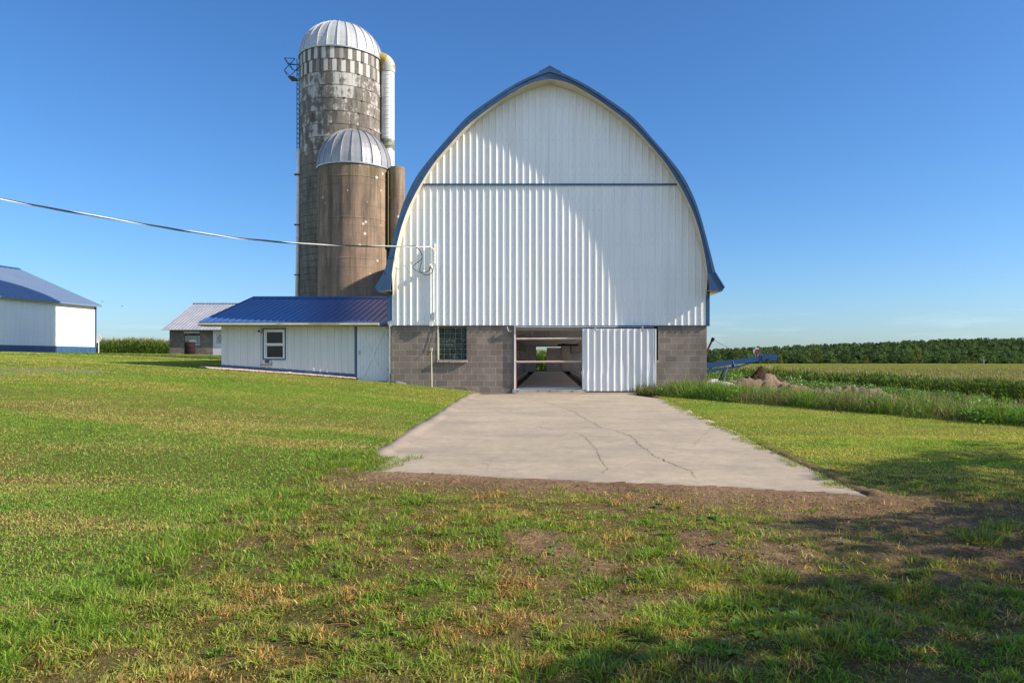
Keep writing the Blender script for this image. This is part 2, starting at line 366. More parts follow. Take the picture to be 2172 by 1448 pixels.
def build_ground():
    def grow(a, step, end, g=1.13):
        o = [a]
        while o[-1] < end: step *= g; o.append(o[-1]+step)
        return o
    xs = np.concatenate([-np.array(grow(8.2, .09, 5000))[::-1], np.arange(-8.1, 9.01, .07), np.array(grow(9.1, .09, 5000))])
    ys = np.concatenate([[-400, -60, -20, -8, -3, 0, 1.2, 2.2], np.arange(3, 13, .07), np.arange(13, 24.9, .14), [24.9, 25.0, 25.1, 25.14], np.array(grow(25.3, .2, 9000, 1.06))])
    X, Y = np.meshgrid(xs, ys); Z = gz(X, Y)
    # a shallow recess for the slab
    ins = (X > -2.5) & (X < 3.3) & (Y > near_edge(X)) & (Y < 25.0); Z = np.where(ins, Z-.05, Z)
    lip = (~ins) & (X > -2.6) & (X < 3.5) & (Y > near_edge(X)-.35) & (Y < 12); Z = np.where(lip, Z+.012+.03*fbm(X*9, Y*9, 77), Z)
    soil, lush, lawn = zones(X, Y)
    g = GREEN*lush[..., None] + (YEL*.75)*(1-lush[..., None]); g = g*(.85+.3*lawn[..., None])
    so = SOIL + (SOILL-SOIL)*fbm(X*1.1, Y*1.1, 71)[..., None]
    c = g*(1-soil[..., None]) + so*soil[..., None]
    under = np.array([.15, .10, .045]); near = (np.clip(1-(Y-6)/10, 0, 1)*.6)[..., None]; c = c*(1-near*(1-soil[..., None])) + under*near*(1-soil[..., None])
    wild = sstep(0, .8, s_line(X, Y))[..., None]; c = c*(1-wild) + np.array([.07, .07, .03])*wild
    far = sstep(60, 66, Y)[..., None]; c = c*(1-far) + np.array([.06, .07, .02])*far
    p0 = hit(0, 787); p1 = hit(215, 789)
    tt = np.clip((X-p0[0])/(p1[0]-p0[0]), -2, 1); cyl = p0[1] + (p1[1]-p0[1])*tt
    wdt = 1.7*np.clip(1.0-tt, 0, 1)**.6 + .05
    gr = np.exp(-((Y-cyl)/wdt)**4)*(X < p1[0])*np.clip(.35+1.2*fbm(X*1.5, Y*1.5, 88), 0, 1)
    gr = gr[..., None]; c = c*(1-gr) + np.array([.33, .24, .19])*gr
    ny, nx = X.shape; idx = np.arange(nx*ny).reshape(ny, nx)
    F = np.stack([idx[:-1, :-1], idx[:-1, 1:], idx[1:, 1:], idx[1:, :-1]], -1).reshape(-1, 4)
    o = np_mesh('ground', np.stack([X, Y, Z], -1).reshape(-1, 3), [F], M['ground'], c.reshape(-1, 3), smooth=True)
    tag(o, kind='structure')
build_ground()

# driveway slab, its cracks and rolled kerb
def build_drive():
    xs = np.arange(-2.25, 3.40, .075); nr = 60; V = []; far = 24.72
    for x in xs:
        y0 = float(near_edge(x)); xr = 0
        ff = far if x > -1.1 else 24.1 + .4*(x+2.2)
        if x > 2.55: ff = 23.9 - 1.9*(x-2.55)/.75
        for k in range(nr+1):
            y = y0 + (ff-y0)*k/nr; V.append((x, y, float(drive_base(y))+.006+.006*float(vnoise(x*2, y*2, 8))))
    V = np.array(V); # ragged sides
    V[:nr+1, 0] += .08*(fbm(V[:nr+1, 1]*2, V[:nr+1, 1]*0, 4)-.5)
    V[-nr-1:, 0] += .22*(fbm(V[-nr-1:, 1]*1.6, V[-nr-1:, 1]*0+8, 4)-.5) + .06*(vnoise(V[-nr-1:, 1]*6, V[-nr-1:, 1]*0, 14)-.5)
    n = len(xs); idx = np.arange(n*(nr+1)).reshape(n, nr+1)
    F = np.stack([idx[:-1, :-1], idx[1:, :-1], idx[1:, 1:], idx[:-1, 1:]], -1).reshape(-1, 4)
    side = []
    ring = list(idx[:, 0]) + list(idx[-1, 1:]) + list(idx[::-1, -1][1:]) + list(idx[0, ::-1][1:-1])
    low = V[ring] - [0, 0, .12]; b0 = len(V); V = np.vstack([V, low])
    m = len(ring); SF = np.array([(ring[(i+1) % m], ring[i], b0+i, b0+(i+1) % m) for i in range(m)])
    o = np_mesh('driveway', V, [F, SF], M['drive'], smooth=False); tag(o, kind='structure')
    def on(x, y):
        Y = 2480.0/((y-761)+27.04); return ((x-CX)/FPX*Y, Y)
    def crack(pts, w0):
        P = [on(*p) for p in pts]; Q = []
        for (a, b) in zip(P[:-1], P[1:]):
            L = math.dist(a, b); k = max(2, int(L/.07))
            for i in range(k):
                t_ = i/k; Q.append((a[0]+(b[0]-a[0])*t_, a[1]+(b[1]-a[1])*t_))
        Q.append(P[-1]); Q = [(x+random.gauss(0, .012), y+random.gauss(0, .02)) for x, y in Q]
        mb = MB(); L_ = []; R_ = []
        for i, (x, y) in enumerate(Q):
            a = Q[max(i-1, 0)]; b = Q[min(i+1, len(Q)-1)]; dx, dy = b[0]-a[0], b[1]-a[1]; l = math.hypot(dx, dy) or 1
            w = .42*w0*random.uniform(.3, 1.4)*min(1, .3+i/6, .3+(len(Q)-1-i)/6)
            z = float(drive_base(y))+.0165
            L_.append((x-dy/l*w, y+dx/l*w, z)); R_.append((x+dy/l*w, y-dx/l*w, z))
        n = len(Q); mb.add(L_+R_, [(i, n+i, n+i+1, i+1) for i in range(n-1)])
        mb.build('crack', M['crack'], o)
    M['crack'] = simple('crack_dirt', (.045, .035, .028), (.09, .07, .05), 20, 1)
    crack([(1098,843),(1125,848),(1153,852),(1170,858),(1195,866),(1222,875),(1225,880),(1262,900),(1275,909),(1300,912),(1341,926),(1352,941),(1369,954),(1391,970),(1430,987),(1465,1000),(1479,1016)], .011)
    crack([(1365,946),(1400,947),(1443,953),(1500,957),(1560,963),(1638,972)], .006)
    crack([(1050,887),(1080,895),(1120,901),(1145,907),(1168,914)], .008)
    crack([(1213,915),(1240,927),(1262,950),(1270,965),(1273,975),(1285,990),(1289,995),(1281,1008)], .008)
    crack([(1172,851),(1215,852),(1258,853)], .012); crack([(1240,846),(1300,847),(1345,848)], .010)
    crack([(1262,950),(1230,944),(1186,942)], .003); crack([(1345,860),(1375,872),(1392,880),(1432,890)], .004)
    crack([(1275,907),(1300,906),(1345,907)], .004)
    crack([(1030,1000),(1045,975),(1085,958),(1120,950),(1160,944),(1213,915)], .0035); crack([(1520,905),(1490,925),(1470,948),(1443,953)], .004); crack([(1391,970),(1340,985),(1300,1000)], .003)
    crack([(938,946),(946,950),(956,951),(966,947)], .013)
    # kerb
    ys = np.arange(9.7, 24.3, .25); prof = [(-2.16, .012), (-2.23, .025), (-2.29, .045), (-2.36, .065), (-2.47, .075), (-2.52, -.05)]
    V = []
    for y in ys:
        f = min(1, (y-9.5)/1.6)
        wob = .07*(float(vnoise(y*1.3, 0, 66))-.5); hz = .03*(float(vnoise(y*2.2, 4, 67))-.5)
        for i, (x, z) in enumerate(prof): V.append((x+wob*(i > 1), y, float(drive_base(y))+(z+hz*(i > 1))*(f if i < 5 else 1)))
    k = len(prof); F = np.array([(i*k+j, i*k+j+1, (i+1)*k+j+1, (i+1)*k+j) for i in range(len(ys)-1) for j in range(k-1)])[:, ::-1]
    o2 = np_mesh('kerb', np.array(V), [F], M['kerb'], smooth=True); tag(o2, kind='structure')
    mb = MB()
    mb.box(pX(1093, 24.75), pX(1347, 24.75), 24.35, 25.02, .35, .50)
    tag(mb.build('threshold_slab', M['drive']), kind='structure')
build_drive()

# ---------------------------------------------------------------- ribbed sheet metal
def rib_profile(x0, x1, pitch, h, x_off=0.0, mini=.15, w=.3):
    """breakpoints (x, out) of trapezoid-ribbed sheet, out = how far it stands proud"""
    P = []; k = math.floor((x0-x_off)/pitch)-1
    while True:
        c = x_off + k*pitch
        if c > x1+pitch: break
        rw = pitch*w
        P += [(c-rw*.5, 0), (c-rw*.27, h), (c+rw*.27, h), (c+rw*.5, 0)]
        if mini:
            for f in (.36, .64):
                m = c+pitch*f; e = pitch*.045; P += [(m-e, 0), (m-e*.4, h*mini), (m+e*.4, h*mini), (m+e, 0)]
        k += 1
    P = [p for p in P if x0 < p[0] < x1]
    return [(x0, P[0][1] if P else 0)] + P + [(x1, P[-1][1] if P else 0)]

# gable-arch profiles, (half width, height); barn axis at XC
XC = .05
WALLP = [(0,10.68),(.81,10.43),(1.38,10.15),(1.9,9.82),(2.65,9.25),(3.65,8.18),(4.10,7.57),(4.555,6.66),(4.84,5.76),(5.09,4.69),(5.17,3.87),(5.19,3.70)]
OUTP = [(0,11.03),(1.18,10.48),(2.13,9.84),(2.67,9.47),(3.93,8.03),(4.38,7.44),(4.74,6.67),(4.97,5.91),(5.17,5.145),(5.36,4.40)]
INP = [(0,10.68),(.6,10.59),(1.52,10.05),(2.19,9.56),(2.67,9.2),(3.71,8.03),(4.13,7.39),(4.58,6.55),(4.85,5.79),(5.035,4.98),(5.12,4.35)]
def resample(P, n, smooth=True):
    P = np.array(P, float); d = np.r_[0, np.cumsum(np.hypot(*np.diff(P, axis=0).T))]; u = np.linspace(0, d[-1], n)
    Q = np.stack([np.interp(u, d, P[:, 0]), np.interp(u, d, P[:, 1])], -1)
    if smooth:
        for _ in range(max(2, n//10)):
            Q[1:-1] = Q[1:-1]*.5 + (Q[:-2]+Q[2:])*.25
    return Q
wallp = resample(WALLP, 60)
def wall_top(x):
    return float(np.interp(abs(x-XC), wallp[:, 0], wallp[:, 1])) if abs(x-XC) < wallp[-1, 0] else wallp[-1, 1]

YB = 25.0; SB = pZ(690, YB)                                 # barn face, bottom of the siding
barn = empty('barn', (0, YB, .5), label='large white barn with a pointed arch roof, blue trim and a grey block base', cat='barn')
def place(o):                                               # children are modelled in world coordinates
    o.location = tuple(-c for c in o.parent.location); return o
def B(mb, name, mat, parent=None, **kw):
    o = mb.build(name, mat, parent or barn, **kw)
    if (parent or barn).type == 'EMPTY': place(o)
    return o

FL = 7.36                                                   # flashing between the two siding tiers
def gable(zlo, zhi, y_flat, h):
    mb = MB(); P = rib_profile(-5.20+XC-.02, 5.24, .2186, h, x_off=.031, w=.23)
    xs = [p[0] for p in P]; extra = []
    for (xa, oa), (xb, ob) in zip(P[:-1], P[1:]):
        t0 = max(zlo, min(zhi, wall_top(xa)) if zhi else wall_top(xa)); t1 = max(zlo, min(zhi, wall_top(xb)) if zhi else wall_top(xb))
        if t0 <= zlo+.001 and t1 <= zlo+.001: continue
        n = max(1, int((max(t0, t1)-zlo)/1.5))
        for k in range(n):
            f0, f1 = k/n, (k+1)/n
            mb.quad((xa, y_flat-oa, zlo+(t0-zlo)*f0), (xb, y_flat-ob, zlo+(t1-zlo)*f0), (xb, y_flat-ob, zlo+(t1-zlo)*f1), (xa, y_flat-oa, zlo+(t0-zlo)*f1))
    return mb
B(gable(SB, FL, 24.945, .026), 'gable_siding', M['siding'])
B(gable(FL+.02, None, 24.940, .026), 'gable_siding', M['siding'])
hw = float(np.interp(-FL, -wallp[:, 1], wallp[:, 0]))
mb = MB().box(XC-hw, XC+hw, 24.885, 24.942, FL-.028, FL+.022); B(mb, 'flashing_strip', M['blue_trim'])
for yy, nm in ((25.02, 'gable_sheathing'), (60, 'rear_gable')):   # backing wall of the gable, and the far gable
    mb = MB().add([(XC-x, yy, z) for x, z in wallp[::-1]]+[(XC+x, yy, z) for x, z in wallp[1:]]+[(XC+wallp[-1][0], yy, SB-.02), (XC-wallp[-1][0], yy, SB-.02)], [tuple(range(2*len(wallp)+1))])
    B(mb, nm, M['white'])

# block base with its openings
YF = 25.0; xL, xR = pX(830, YF), pX(1499, YF)
wx0, wx1, wz0 = pX(930, YF), pX(990, YF), pZ(763, YF)
dx0, dx1 = pX(1091, YF), pX(1242, YF)
rx0, rx1, rz0 = pX(1340, YF), pX(1396, YF), pZ(764, YF)
ZT = SB+.03
mb = MB()
mb.box(xL, wx0, YF, 25.3, -.6, ZT); mb.box(wx0, wx1, YF, 25.3, -.6, wz0)
mb.box(wx1, dx0-.07, YF, 25.3, -.6, ZT); mb.box(dx1, rx0, YF, 25.3, -.6, ZT)
mb.box(rx0, rx1, YF, 25.3, -.6, rz0); mb.box(rx1, xR, YF, 25.3, -.6, ZT)
for xa in (xL, xR-.3):                                      # side walls with a row of window openings
    mb.box(xa, xa+.3, 25.3, 60, -1.2, 1.5); mb.box(xa, xa+.3, 25.3, 60, 2.35, ZT); y = 25.3
    for k in range(11): mb.box(xa, xa+.3, y, y+(1.0 if k < 10 else 2.2), 1.5, 2.35); y += 3.25
bx0, bx1 = pX(1137, 59.6), pX(1159, 59.6)
mb.box(xL+.3, bx0, 59.7, 60, -1.6, ZT); mb.box(pX(1190, 59.6), xR-.3, 59.7, 60, -1.6, ZT)
mb.box(bx0, pX(1190, 59.6), 59.7, 60, -1.6, .58)
B(mb, 'block_wall', M['block'])
B(MB().box(rx0-.02, rx1+.0, 25.2, 25.24, rz0, ZT), 'boarded_opening', M['wood_dark'])
B(MB().box(rx1-.12, rx1+.01, 24.93, 25.1, rz0-.07, rz0), 'wood_ledge', M['wood'])
# lower ledge course and splash dirt at foot
B(MB().box(pX(990, 24.95), dx0-.07, 24.955, 25.0, -.3, pZ(823, 25)), 'block_footing', M['block'])
# glass block window
gw = B(MB().box(wx0+.01, wx1-.01, 25.10, 25.14, wz0, ZT), 'glass_block_window', M['wood_dark'])
def glassblock():
    m, t, b = new_mat('glass_block'); v = coords(t)
    n = ramp(t, noise(t, coords(t, (5, 5, 5)), 1.2, 2), [(.4, (.012, .02, .015)), (.55, (.035, .055, .042)), (.75, (.10, .14, .12))])
    t.links.new(n, b.inputs['Base Color']); b.inputs['Roughness'].default_value = .25; b.inputs['Specular IOR Level'].default_value = .3
    bump(t, b, noise(t, v, 14, 3), .5, .02); return m
M['gblock'] = glassblock()
nb, pw = 5, (wx1-wx0-.02)/5
nrw = 6; ph = (2.60-wz0)/nrw
g2 = MB()
for i in range(nb):
    for j in range(nrw):
        x = wx0+.01+i*pw; z = wz0+.02+j*ph; e = .014
        g2.add([(x+e,25.09,z+e),(x+pw-e,25.09,z+e),(x+pw-e,25.09,z+ph-e),(x+e,25.09,z+ph-e),
                (x+e+.025,25.055,z+e+.025),(x+pw-e-.025,25.055,z+e+.025),(x+pw-e-.025,25.055,z+ph-e-.025),(x+e+.025,25.055,z+ph-e-.025)],
               [(0,1,5,4),(1,2,6,5),(2,3,7,6),(3,0,4,7),(4,5,6,7)])
o = g2.build('pane', M['gblock'], gw)
M['mortar_dark'] = simple('grey_mortar', (.28, .29, .26), (.18, .19, .17), 6, .9)
gm = MB()
for i in range(nb+1): gm.box(wx0+.01+i*pw-.008, wx0+.01+i*pw+.008, 25.075, 25.1, wz0, 2.62)
for j in range(nrw+1): gm.box(wx0+.01, wx1-.01, 25.078, 25.1, wz0+.02+j*ph-.008, wz0+.02+j*ph+.008)
gm.build('mortar_joints', M['mortar_dark'], gw)
sl = MB(); ns = 14
for k in range(ns):
    a = wx0-.04+(wx1-wx0+.06)*k/ns; b = wx0-.04+(wx1-wx0+.06)*(k+1)/ns; j = random.uniform(-.006, .006)
    sl.box(a, b, 24.90+j, 25.12, wz0-.085+j, wz0-.012)
sl.build('sill', M['sill'], gw); MB().box(wx0-.035, wx0+.012, 24.985, 25.1, wz0, ZT-.01).build('jamb', M['cream'], gw)

# doorway: jambs, header, sill, rails, sliding door
B(MB().box(dx0-.005, dx0+.05, 24.93, 25.32, .45, SB+.0), 'door_jamb', M['white'])
B(MB().box(dx0+.05, dx0+.075, 24.95, 25.30, .55, SB-.12), 'door_jamb_edge', M['redrust'])
B(MB().box(dx0-.07, dx0-.005, 24.97, 25.32, .4, SB-.02), 'door_post', M['wood_dark'])
B(MB().box(dx0-.02, dx1+.02, 25.02, 25.3, pZ(700.5, 25), ZT-.02), 'door_lintel', M['sill'])
o = MB(); x = dx0-.05
while x < dx1:
    w = random.uniform(.12, .3); j = random.uniform(-.015, .015)
    o.box(x, min(x+w, dx1), 24.80+j, 25.5, .42, .595+j*.5); x += w
B(o, 'door_sill', M['sill'])
B(MB().box(pX(1093, 24.9), pX(1386, 24.9), 24.86, 24.94, SB-.075, SB-.02), 'door_track', M['galv'])
B(MB().box(pX(1312, 24.8), pX(1386, 24.8), 24.80, 24.858, SB-.05, SB-.012), 'track_cover', M['blue_bright'])
B(MB().tube([(dx0+.03, 24.98, pZ(718.5, 25)), (dx1, 24.98, pZ(717.5, 25))], .033, 10), 'door_bar', M['creampipe'], label='upper cream pipe bar across the doorway')
B(MB().tube([(dx0+.03, 24.96, pZ(767.5, 25)), (dx1, 24.96, pZ(766.5, 25))], .035, 10), 'door_bar', M['pinkpipe'], label='lower pinkish pipe bar across the doorway')
def sliding_door():
    x0, x1, z0, z1 = pX(1235, 24.82), pX(1391, 24.82), pZ(829, 24.82), pZ(697, 24.82)
    P = rib_profile(x0, x1, .2186, .028, x_off=x0+.17, mini=.15); nz = 26; V = []; F = []
    for x, o_ in P:
        for k in range(nz+1):
            z = z0+(z1-z0)*k/nz
            low = np.exp(-((z-(z0+.62))/.5)**2)
            dent = .028*(float(vnoise(x*3.1, z*2.2, 91))-.5)*low + .012*(float(vnoise(x*9, z*3, 92))-.5)*low
            V.append((x+.5*dent, 24.82-o_+dent, z))
    n = nz+1
    for i in range(len(P)-1):
        for k in range(nz): F.append((i*n+k, (i+1)*n+k, (i+1)*n+k+1, i*n+k+1))
    mb = MB().add(V, F); d = B(mb, 'sliding_door', M['doorpanel'])
    MB().box(x0-.004, x1+.004, 24.855, 24.9, z0+.01, z1-.01).build('door_frame', M['wood_dark'], d)
    MB().box(x1-.03, x1+.015, 24.785, 24.85, z0, z1).build('edge_trim', M['white'], d)
    for fx in (.18, .82):
        MB().box(x0+(x1-x0)*fx-.03, x0+(x1-x0)*fx+.03, 24.79, 24.84, z1-.06, SB-.03).build('roller_hanger', M['galv'], d)
sliding_door()

# inside the barn
B(MB().box(xL+.3, xR-.3, 25.5, 59.7, .36, .40), 'gutter_floor', M['interior_dark'])
wkx = 1.0
B(MB().box(-1.05, 1.12, 25.5, 59.7, .40, .625), 'walkway_floor', M['conc_int'])
B(MB().box(xL+.3, -1.62, 25.5, 59.7, .40, .60), 'stall_platform', M['conc_int'])
B(MB().box(1.72, xR-.3, 25.5, 59.7, .40, .60), 'stall_platform', M['conc_int'])
B(MB().box(xL+.3, xR-.3, 25.3, 59.7, 2.66, 2.70), 'ceiling', M['int_wall'])
B(MB().box(bx0-.05, pX(1193, 59.6), 59.50, 59.7, pZ(735.3, 59.6), 2.68), 'rear_lintel', M['int_wall'])
B(MB().box(pX(1159.5, 59.6), pX(1193, 59.6), 59.55, 59.62, .6, pZ(737.2, 59.6)), 'rear_door', M['int_wall'])
B(MB().box(-4.9, bx0-.01, 59.4, 59.5, .6, 2.66), 'rear_wall_lining', M['int_wall'])
B(MB().box(pX(1191.5, 59.4), 4.6, 59.4, 59.5, .6, 2.66), 'rear_wall_lining', M['int_wall'])
for s, xa in ((-1, -1.75), (1, 1.85)):
    for k in range(14):
        y = 27.2+k*2.3
        st = MB().tube([(xa, y, .6), (xa, y, 2.66)], .035, 8)
        st.tube([(xa+s*.02, y, 1.35), (xa+s*.7, y, 1.45), (xa+s*1.5, y, 1.2), (xa+s*1.6, y, .6)], .028, 8)
        st.tube([(xa+s*.02, y, .95), (xa+s*1.5, y, .85)], .022, 6)
        B(st, 'stall_divider', M['galv'] if k % 3 else M['creampipe'])
    B(MB().tube([(xa, 26.2, 2.05), (xa, 58.5, 2.05)], .03, 8), 'milk_line', M['galv'])
B(MB().box(-2.1, -1.9, 30, 44, 2.25, 2.5), 'duct', M['creampipe'])
B(MB().tube([(.55, 45, 2.42), (1.8, 45, 2.44)], .06, 8).tube([(1.35, 45, 2.44), (1.35, 45, 1.9)], .04, 8).tube([(.8, 45.3, 2.5), (1.7, 45.3, 2.4)], .04, 8), 'ceiling_bracket', M['black'])
B(MB().lathe([(.02,2.66),(.045,2.6),(.05,2.52),(.03,2.44),(.0,2.42)], (0.02, 27.5), 12), 'light_bulb_socket', M['creampipe'], smooth=True)
B(MB().tube([(dx0+.02, 25.6, 2.45), (dx0+.55, 25.7, 2.52)], .012, 6).lathe([(.0,2.42),(.035,2.45),(.03,2.52),(.0,2.54)], (dx0+.57, 25.7), 10), 'swing_lamp', M['creampipe'])

# corner trims, roof, fascia, soffit
B(MB().box(xR-.04, xR+.085, 24.93, 25.12, SB-.02, 3.86), 'corner_trim', M['blue_trim'])
B(MB().box(xL-.125, xL+.0, 24.95, 25.12, SB+.0, 3.86), 'corner_trim', M['blue_trim'])
outp = resample(OUTP, 46); inp = resample(INP, 46)
def both(P): return [(XC-x, z) for x, z in P[::-1]] + [(XC+x, z) for x, z in P[1:]]
flare = [(5.36,4.40),(5.50,4.17),(5.66,3.91),(5.58,3.79)]
YG = 24.45
def sheet(P, y0, y1):
    mb = MB(); n = len(P); mb.add([(x, y0, z) for x, z in P]+[(x, y1, z) for x, z in P], [(i, i+1, i+1+n, i+n) for i in range(n-1)]); return mb
ro = list(map(tuple, outp)) + flare[1:3]
roof = B(sheet(both(ro), YG+.01, 60.3), 'roof', M['blue_trim'], smooth=True)
ri = [(x-.05, z-.05) for x, z in map(tuple, outp)] + [(5.46,4.1),(5.60,3.86)]
B(sheet(both(ri), YG+.02, 60.28), 'roof_deck', M['wood'])
capp = [(-.36, 10.90), (-.18, 10.99), (0, 11.09), (.18, 10.99), (.36, 10.90)]
MB().add([(XC+x, YG-.035, z) for x, z in capp]+[(XC+x, 60.3, z) for x, z in capp]+[(XC+x, YG-.035, z-.04) for x, z in capp],
         [(i, i+1, i+6, i+5) for i in range(4)]+[(i+10, i+11, i+1, i) for i in range(4)]).build('ridge_cap', M['blue_trim'], roof)
def fascia_side(s):
    mb = MB(); n = len(outp)
    mid = outp*.58+inp*.42
    def strip(A, Bp, y, yb, seg, lap):
        for i in range(n-1):
            a0, a1, b0, b1 = A[i], A[i+1], Bp[i], Bp[i+1]; e = .006*((i//seg) % 2)
            j = y - e
            mb.add([(XC+s*a0[0], j, a0[1]), (XC+s*a1[0], j, a1[1]), (XC+s*b1[0], j, b1[1]), (XC+s*b0[0], j, b0[1]),
                    (XC+s*a0[0], yb, a0[1]), (XC+s*a1[0], yb, a1[1]), (XC+s*b1[0], yb, b1[1]), (XC+s*b0[0], yb, b0[1])],
                   [(0,1,2,3) if s > 0 else (3,2,1,0), (0,4,5,1), (3,2,6,7), (0,3,7,4), (1,5,6,2)])
            if i % seg == 0 and i:                           # lapped joint of the trim
                mb.add([(XC+s*(a0[0]), j-.012, a0[1]), (XC+s*(a0[0]*.985+a1[0]*.015+.0), j-.012, a0[1]-.012), (XC+s*b0[0], j-.012, b0[1]-.012), (XC+s*b0[0], j-.012, b0[1])], [(0,1,2,3)])
    strip(outp+[.0, .0], mid, YG-.045, YG+.01, 3, 0)
    strip(mid, inp, YG-.006, YG+.03, 2, 0)
    # outward bevel of the drip edge
    return mb
for s in (-1, 1): B(fascia_side(s), 'fascia', M['blue_trim'])
for s in (-1, 1):
    poly = [(XC+s*x, z) for x, z in [(5.12,4.35),(5.36,4.40),(5.50,4.17),(5.66,3.91),(5.58,3.79),(5.16,3.84)]]
    mb = MB().prism(poly if s < 0 else poly[::-1], YG-.03, YG+.02)
    mb.prism([(XC+s*x, z) for x, z in [(5.34,4.40),(5.36,4.41),(5.51,4.17),(5.67,3.91),(5.63,3.90),(5.44,4.2)]], YG-.055, YG-.03)
    B(mb, 'eave_return', M['blue_trim'])
    mb = MB().quad((XC+s*5.16, YG, 3.84), (XC+s*5.58, YG, 3.79), (XC+s*5.58, 60, 3.79), (XC+s*5.16, 60, 3.72))
    mb.quad((XC+s*5.58, YG, 3.79), (XC+s*5.66, YG, 3.91), (XC+s*5.66, 60, 3.91), (XC+s*5.58, 60, 3.79)); B(mb, 'eave_soffit', M['cream'])
    mb = MB(); n = 46; wp = resample(WALLP, 46)
    for i in range(n-1):
        mb.quad((XC+s*inp[i][0], YG+.02, inp[i][1]), (XC+s*inp[i+1][0], YG+.02, inp[i+1][1]), (XC+s*wp[i+1][0], 24.95, wp[i+1][1]), (XC+s*wp[i][0], 24.95, wp[i][1]))
        mb.tube([(XC+s*wp[i][0], 24.915, wp[i][1]), (XC+s*wp[i+1][0], 24.915, wp[i+1][1])], .012, 4, False)
    B(mb, 'rake_soffit', M['cream'])
    B(MB().box(XC+s*5.19-.02, XC+s*5.19+.02, 25.12, 60, SB, 3.8), 'side_siding', M['siding'])
# wall things fixed to the barn: conduit, boxes
cx_ = pX(919.5, 24.9)
mast = B(MB().tube([(cx_, 24.88, pZ(566, 24.9)), (cx_, 24.88, pZ(668, 24.9))], .028, 10), 'electrical_conduit', M['white'])
MB().box(cx_-.055, cx_+.035, 24.80, 24.93, pZ(677, 24.9), pZ(663, 24.9)).build('junction_box', M['galv'], mast)
MB().tube([(cx_+.02, 24.86, pZ(677, 24.9)), (cx_+.02, 24.88, pZ(682, 24.9)), (cx_-.08, 24.88, pZ(688, 24.9))], .022, 8).build('conduit_elbow', M['white'], mast)
MB().box(cx_-.13, cx_-.02, 24.84, 24.93, pZ(691, 24.9), pZ(682, 24.9)).build('outlet_box', M['white'], mast)
wh = MB().lathe([(.0, 0.10), (.05, .085), (.075, .03), (.07, -.04), (.05, -.06)], (0, 0), 14)
o = wh.build('weather_head', M['white'], mast, smooth=True); o.location = (cx_-.07, 24.80, pZ(566, 24.8)); o.rotation_euler = (R(20), R(-30), 0)
rk = MB().tube([(cx_+.04, 24.90, pZ(516, 24.9)), (cx_+.04, 24.90, pZ(560, 24.9))], .02, 8)
for k in range(6):
    z = pZ(520+7*k, 24.9); rk.lathe([(0, z+.03), (.035, z+.028), (.022, z), (.035, z-.028), (0, z-.03)], (cx_+.04, 24.84), 10)
rk.build('insulator_rack', M['white'], mast)
B(MB().tube([px(1075, 693, 24.9), px(1077, 698, 24.9), px(1078, 702, 24.9), px(1084, 703, 24.9)], .02, 8), 'pipe_stub', M['galv'])
B(MB().tube([px(917, 691, 24.98), px(918, 703, 24.975), px(916, 716, 24.975), px(911, 727, 24.975), px(908, 741, 24.97), px(905, 746, 24.95), px(913, 744, 24.9)], .008, 6), 'wall_cable', M['black'])

# ---------------------------------------------------------------- milk house beside the barn
YS = 25.42
milk = empty('milk_house', (-8.3, YS, 1.0), label='low white ribbed-metal lean-to with a blue roof against the left side of the barn', cat='shed')
sx0, sx1 = pX(469.6, YS), pX(756, YS)
ZE = pZ(688, YS)+.02
def bz(x): return float(np.interp(x, [sx0, sx1], [pZ(783, YS), pZ(803, YS)]))
P = rib_profile(sx0, sx1, .226, .034, x_off=sx0+.17, mini=0, w=.30)
w0, w1, wz_0, wz_1 = pX(558.5, YS), pX(606.5, YS), pZ(762.5, YS), pZ(696.5, YS)
mb = MB()
for (xa, oa), (xb, ob) in zip(P[:-1], P[1:]):
    xm = (xa+xb)/2; lo = bz(xm)+.12
    if w0+.03 < xm < w1-.03: spans = [(lo, wz_0+.04), (wz_1-.04, ZE)]
    else: spans = [(lo, ZE)]
    for a, b in spans: mb.quad((xa, YS-oa, a), (xb, YS-ob, a), (xb, YS-ob, b), (xa, YS-oa, b))
B(mb, 'wall_siding', M['shedsiding'], milk)
mb = MB().box(sx0, w0, YS+.02, YS+.12, .3, ZE); mb.box(w1, sx1, YS+.02, YS+.12, .3, ZE); mb.box(w0, w1, YS+.02, YS+.12, .3, wz_0); mb.box(w0, w1, YS+.02, YS+.12, wz_1, ZE)
mb.box(sx0, sx0+.1, YS+.12, YS+8.5, .3, ZE+.1); mb.box(sx0, xL-.02, YS+8.5, YS+8.6, .3, ZE+.1); mb.box(sx1, xL-.02, YS+.1, YS+.14, .3, ZE)
mb.prism([(0, ZE+.1), (8.6, ZE+.1), (4.6, ZE+1.28)], 0, .1)
nn_ = 6; vs = mb.v[-nn_:]; mb.v[-nn_:] = [(sx0+y, YS+x, z) for x, y, z in vs]
B(mb, 'wall', M['white'], milk)
mb = MB()
for k in range(24):
    a = sx0+(sx1-sx0)*k/24; b = sx0+(sx1-sx0)*(k+1)/24
    mb.add([(a, YS-.045, bz(a)), (b, YS-.045, bz(b)), (b, YS-.045, bz(b)+.15), (a, YS-.045, bz(a)+.15), (a, YS+.02, bz(a)+.17), (b, YS+.02, bz(b)+.17)], [(0,1,2,3), (3,2,5,4)])
B(mb, 'base_board', M['blue_trim'], milk)
B(MB().box(sx0+.02, sx1+.05, YS-.012, YS+.05, .2, bz(sx1)+.05), 'footing', M['block'], milk)
B(MB().box(pX(754, YS), pX(758.5, YS), YS-.05, YS+.1, .7, ZE), 'corner_trim', M['blue_trim'], milk)
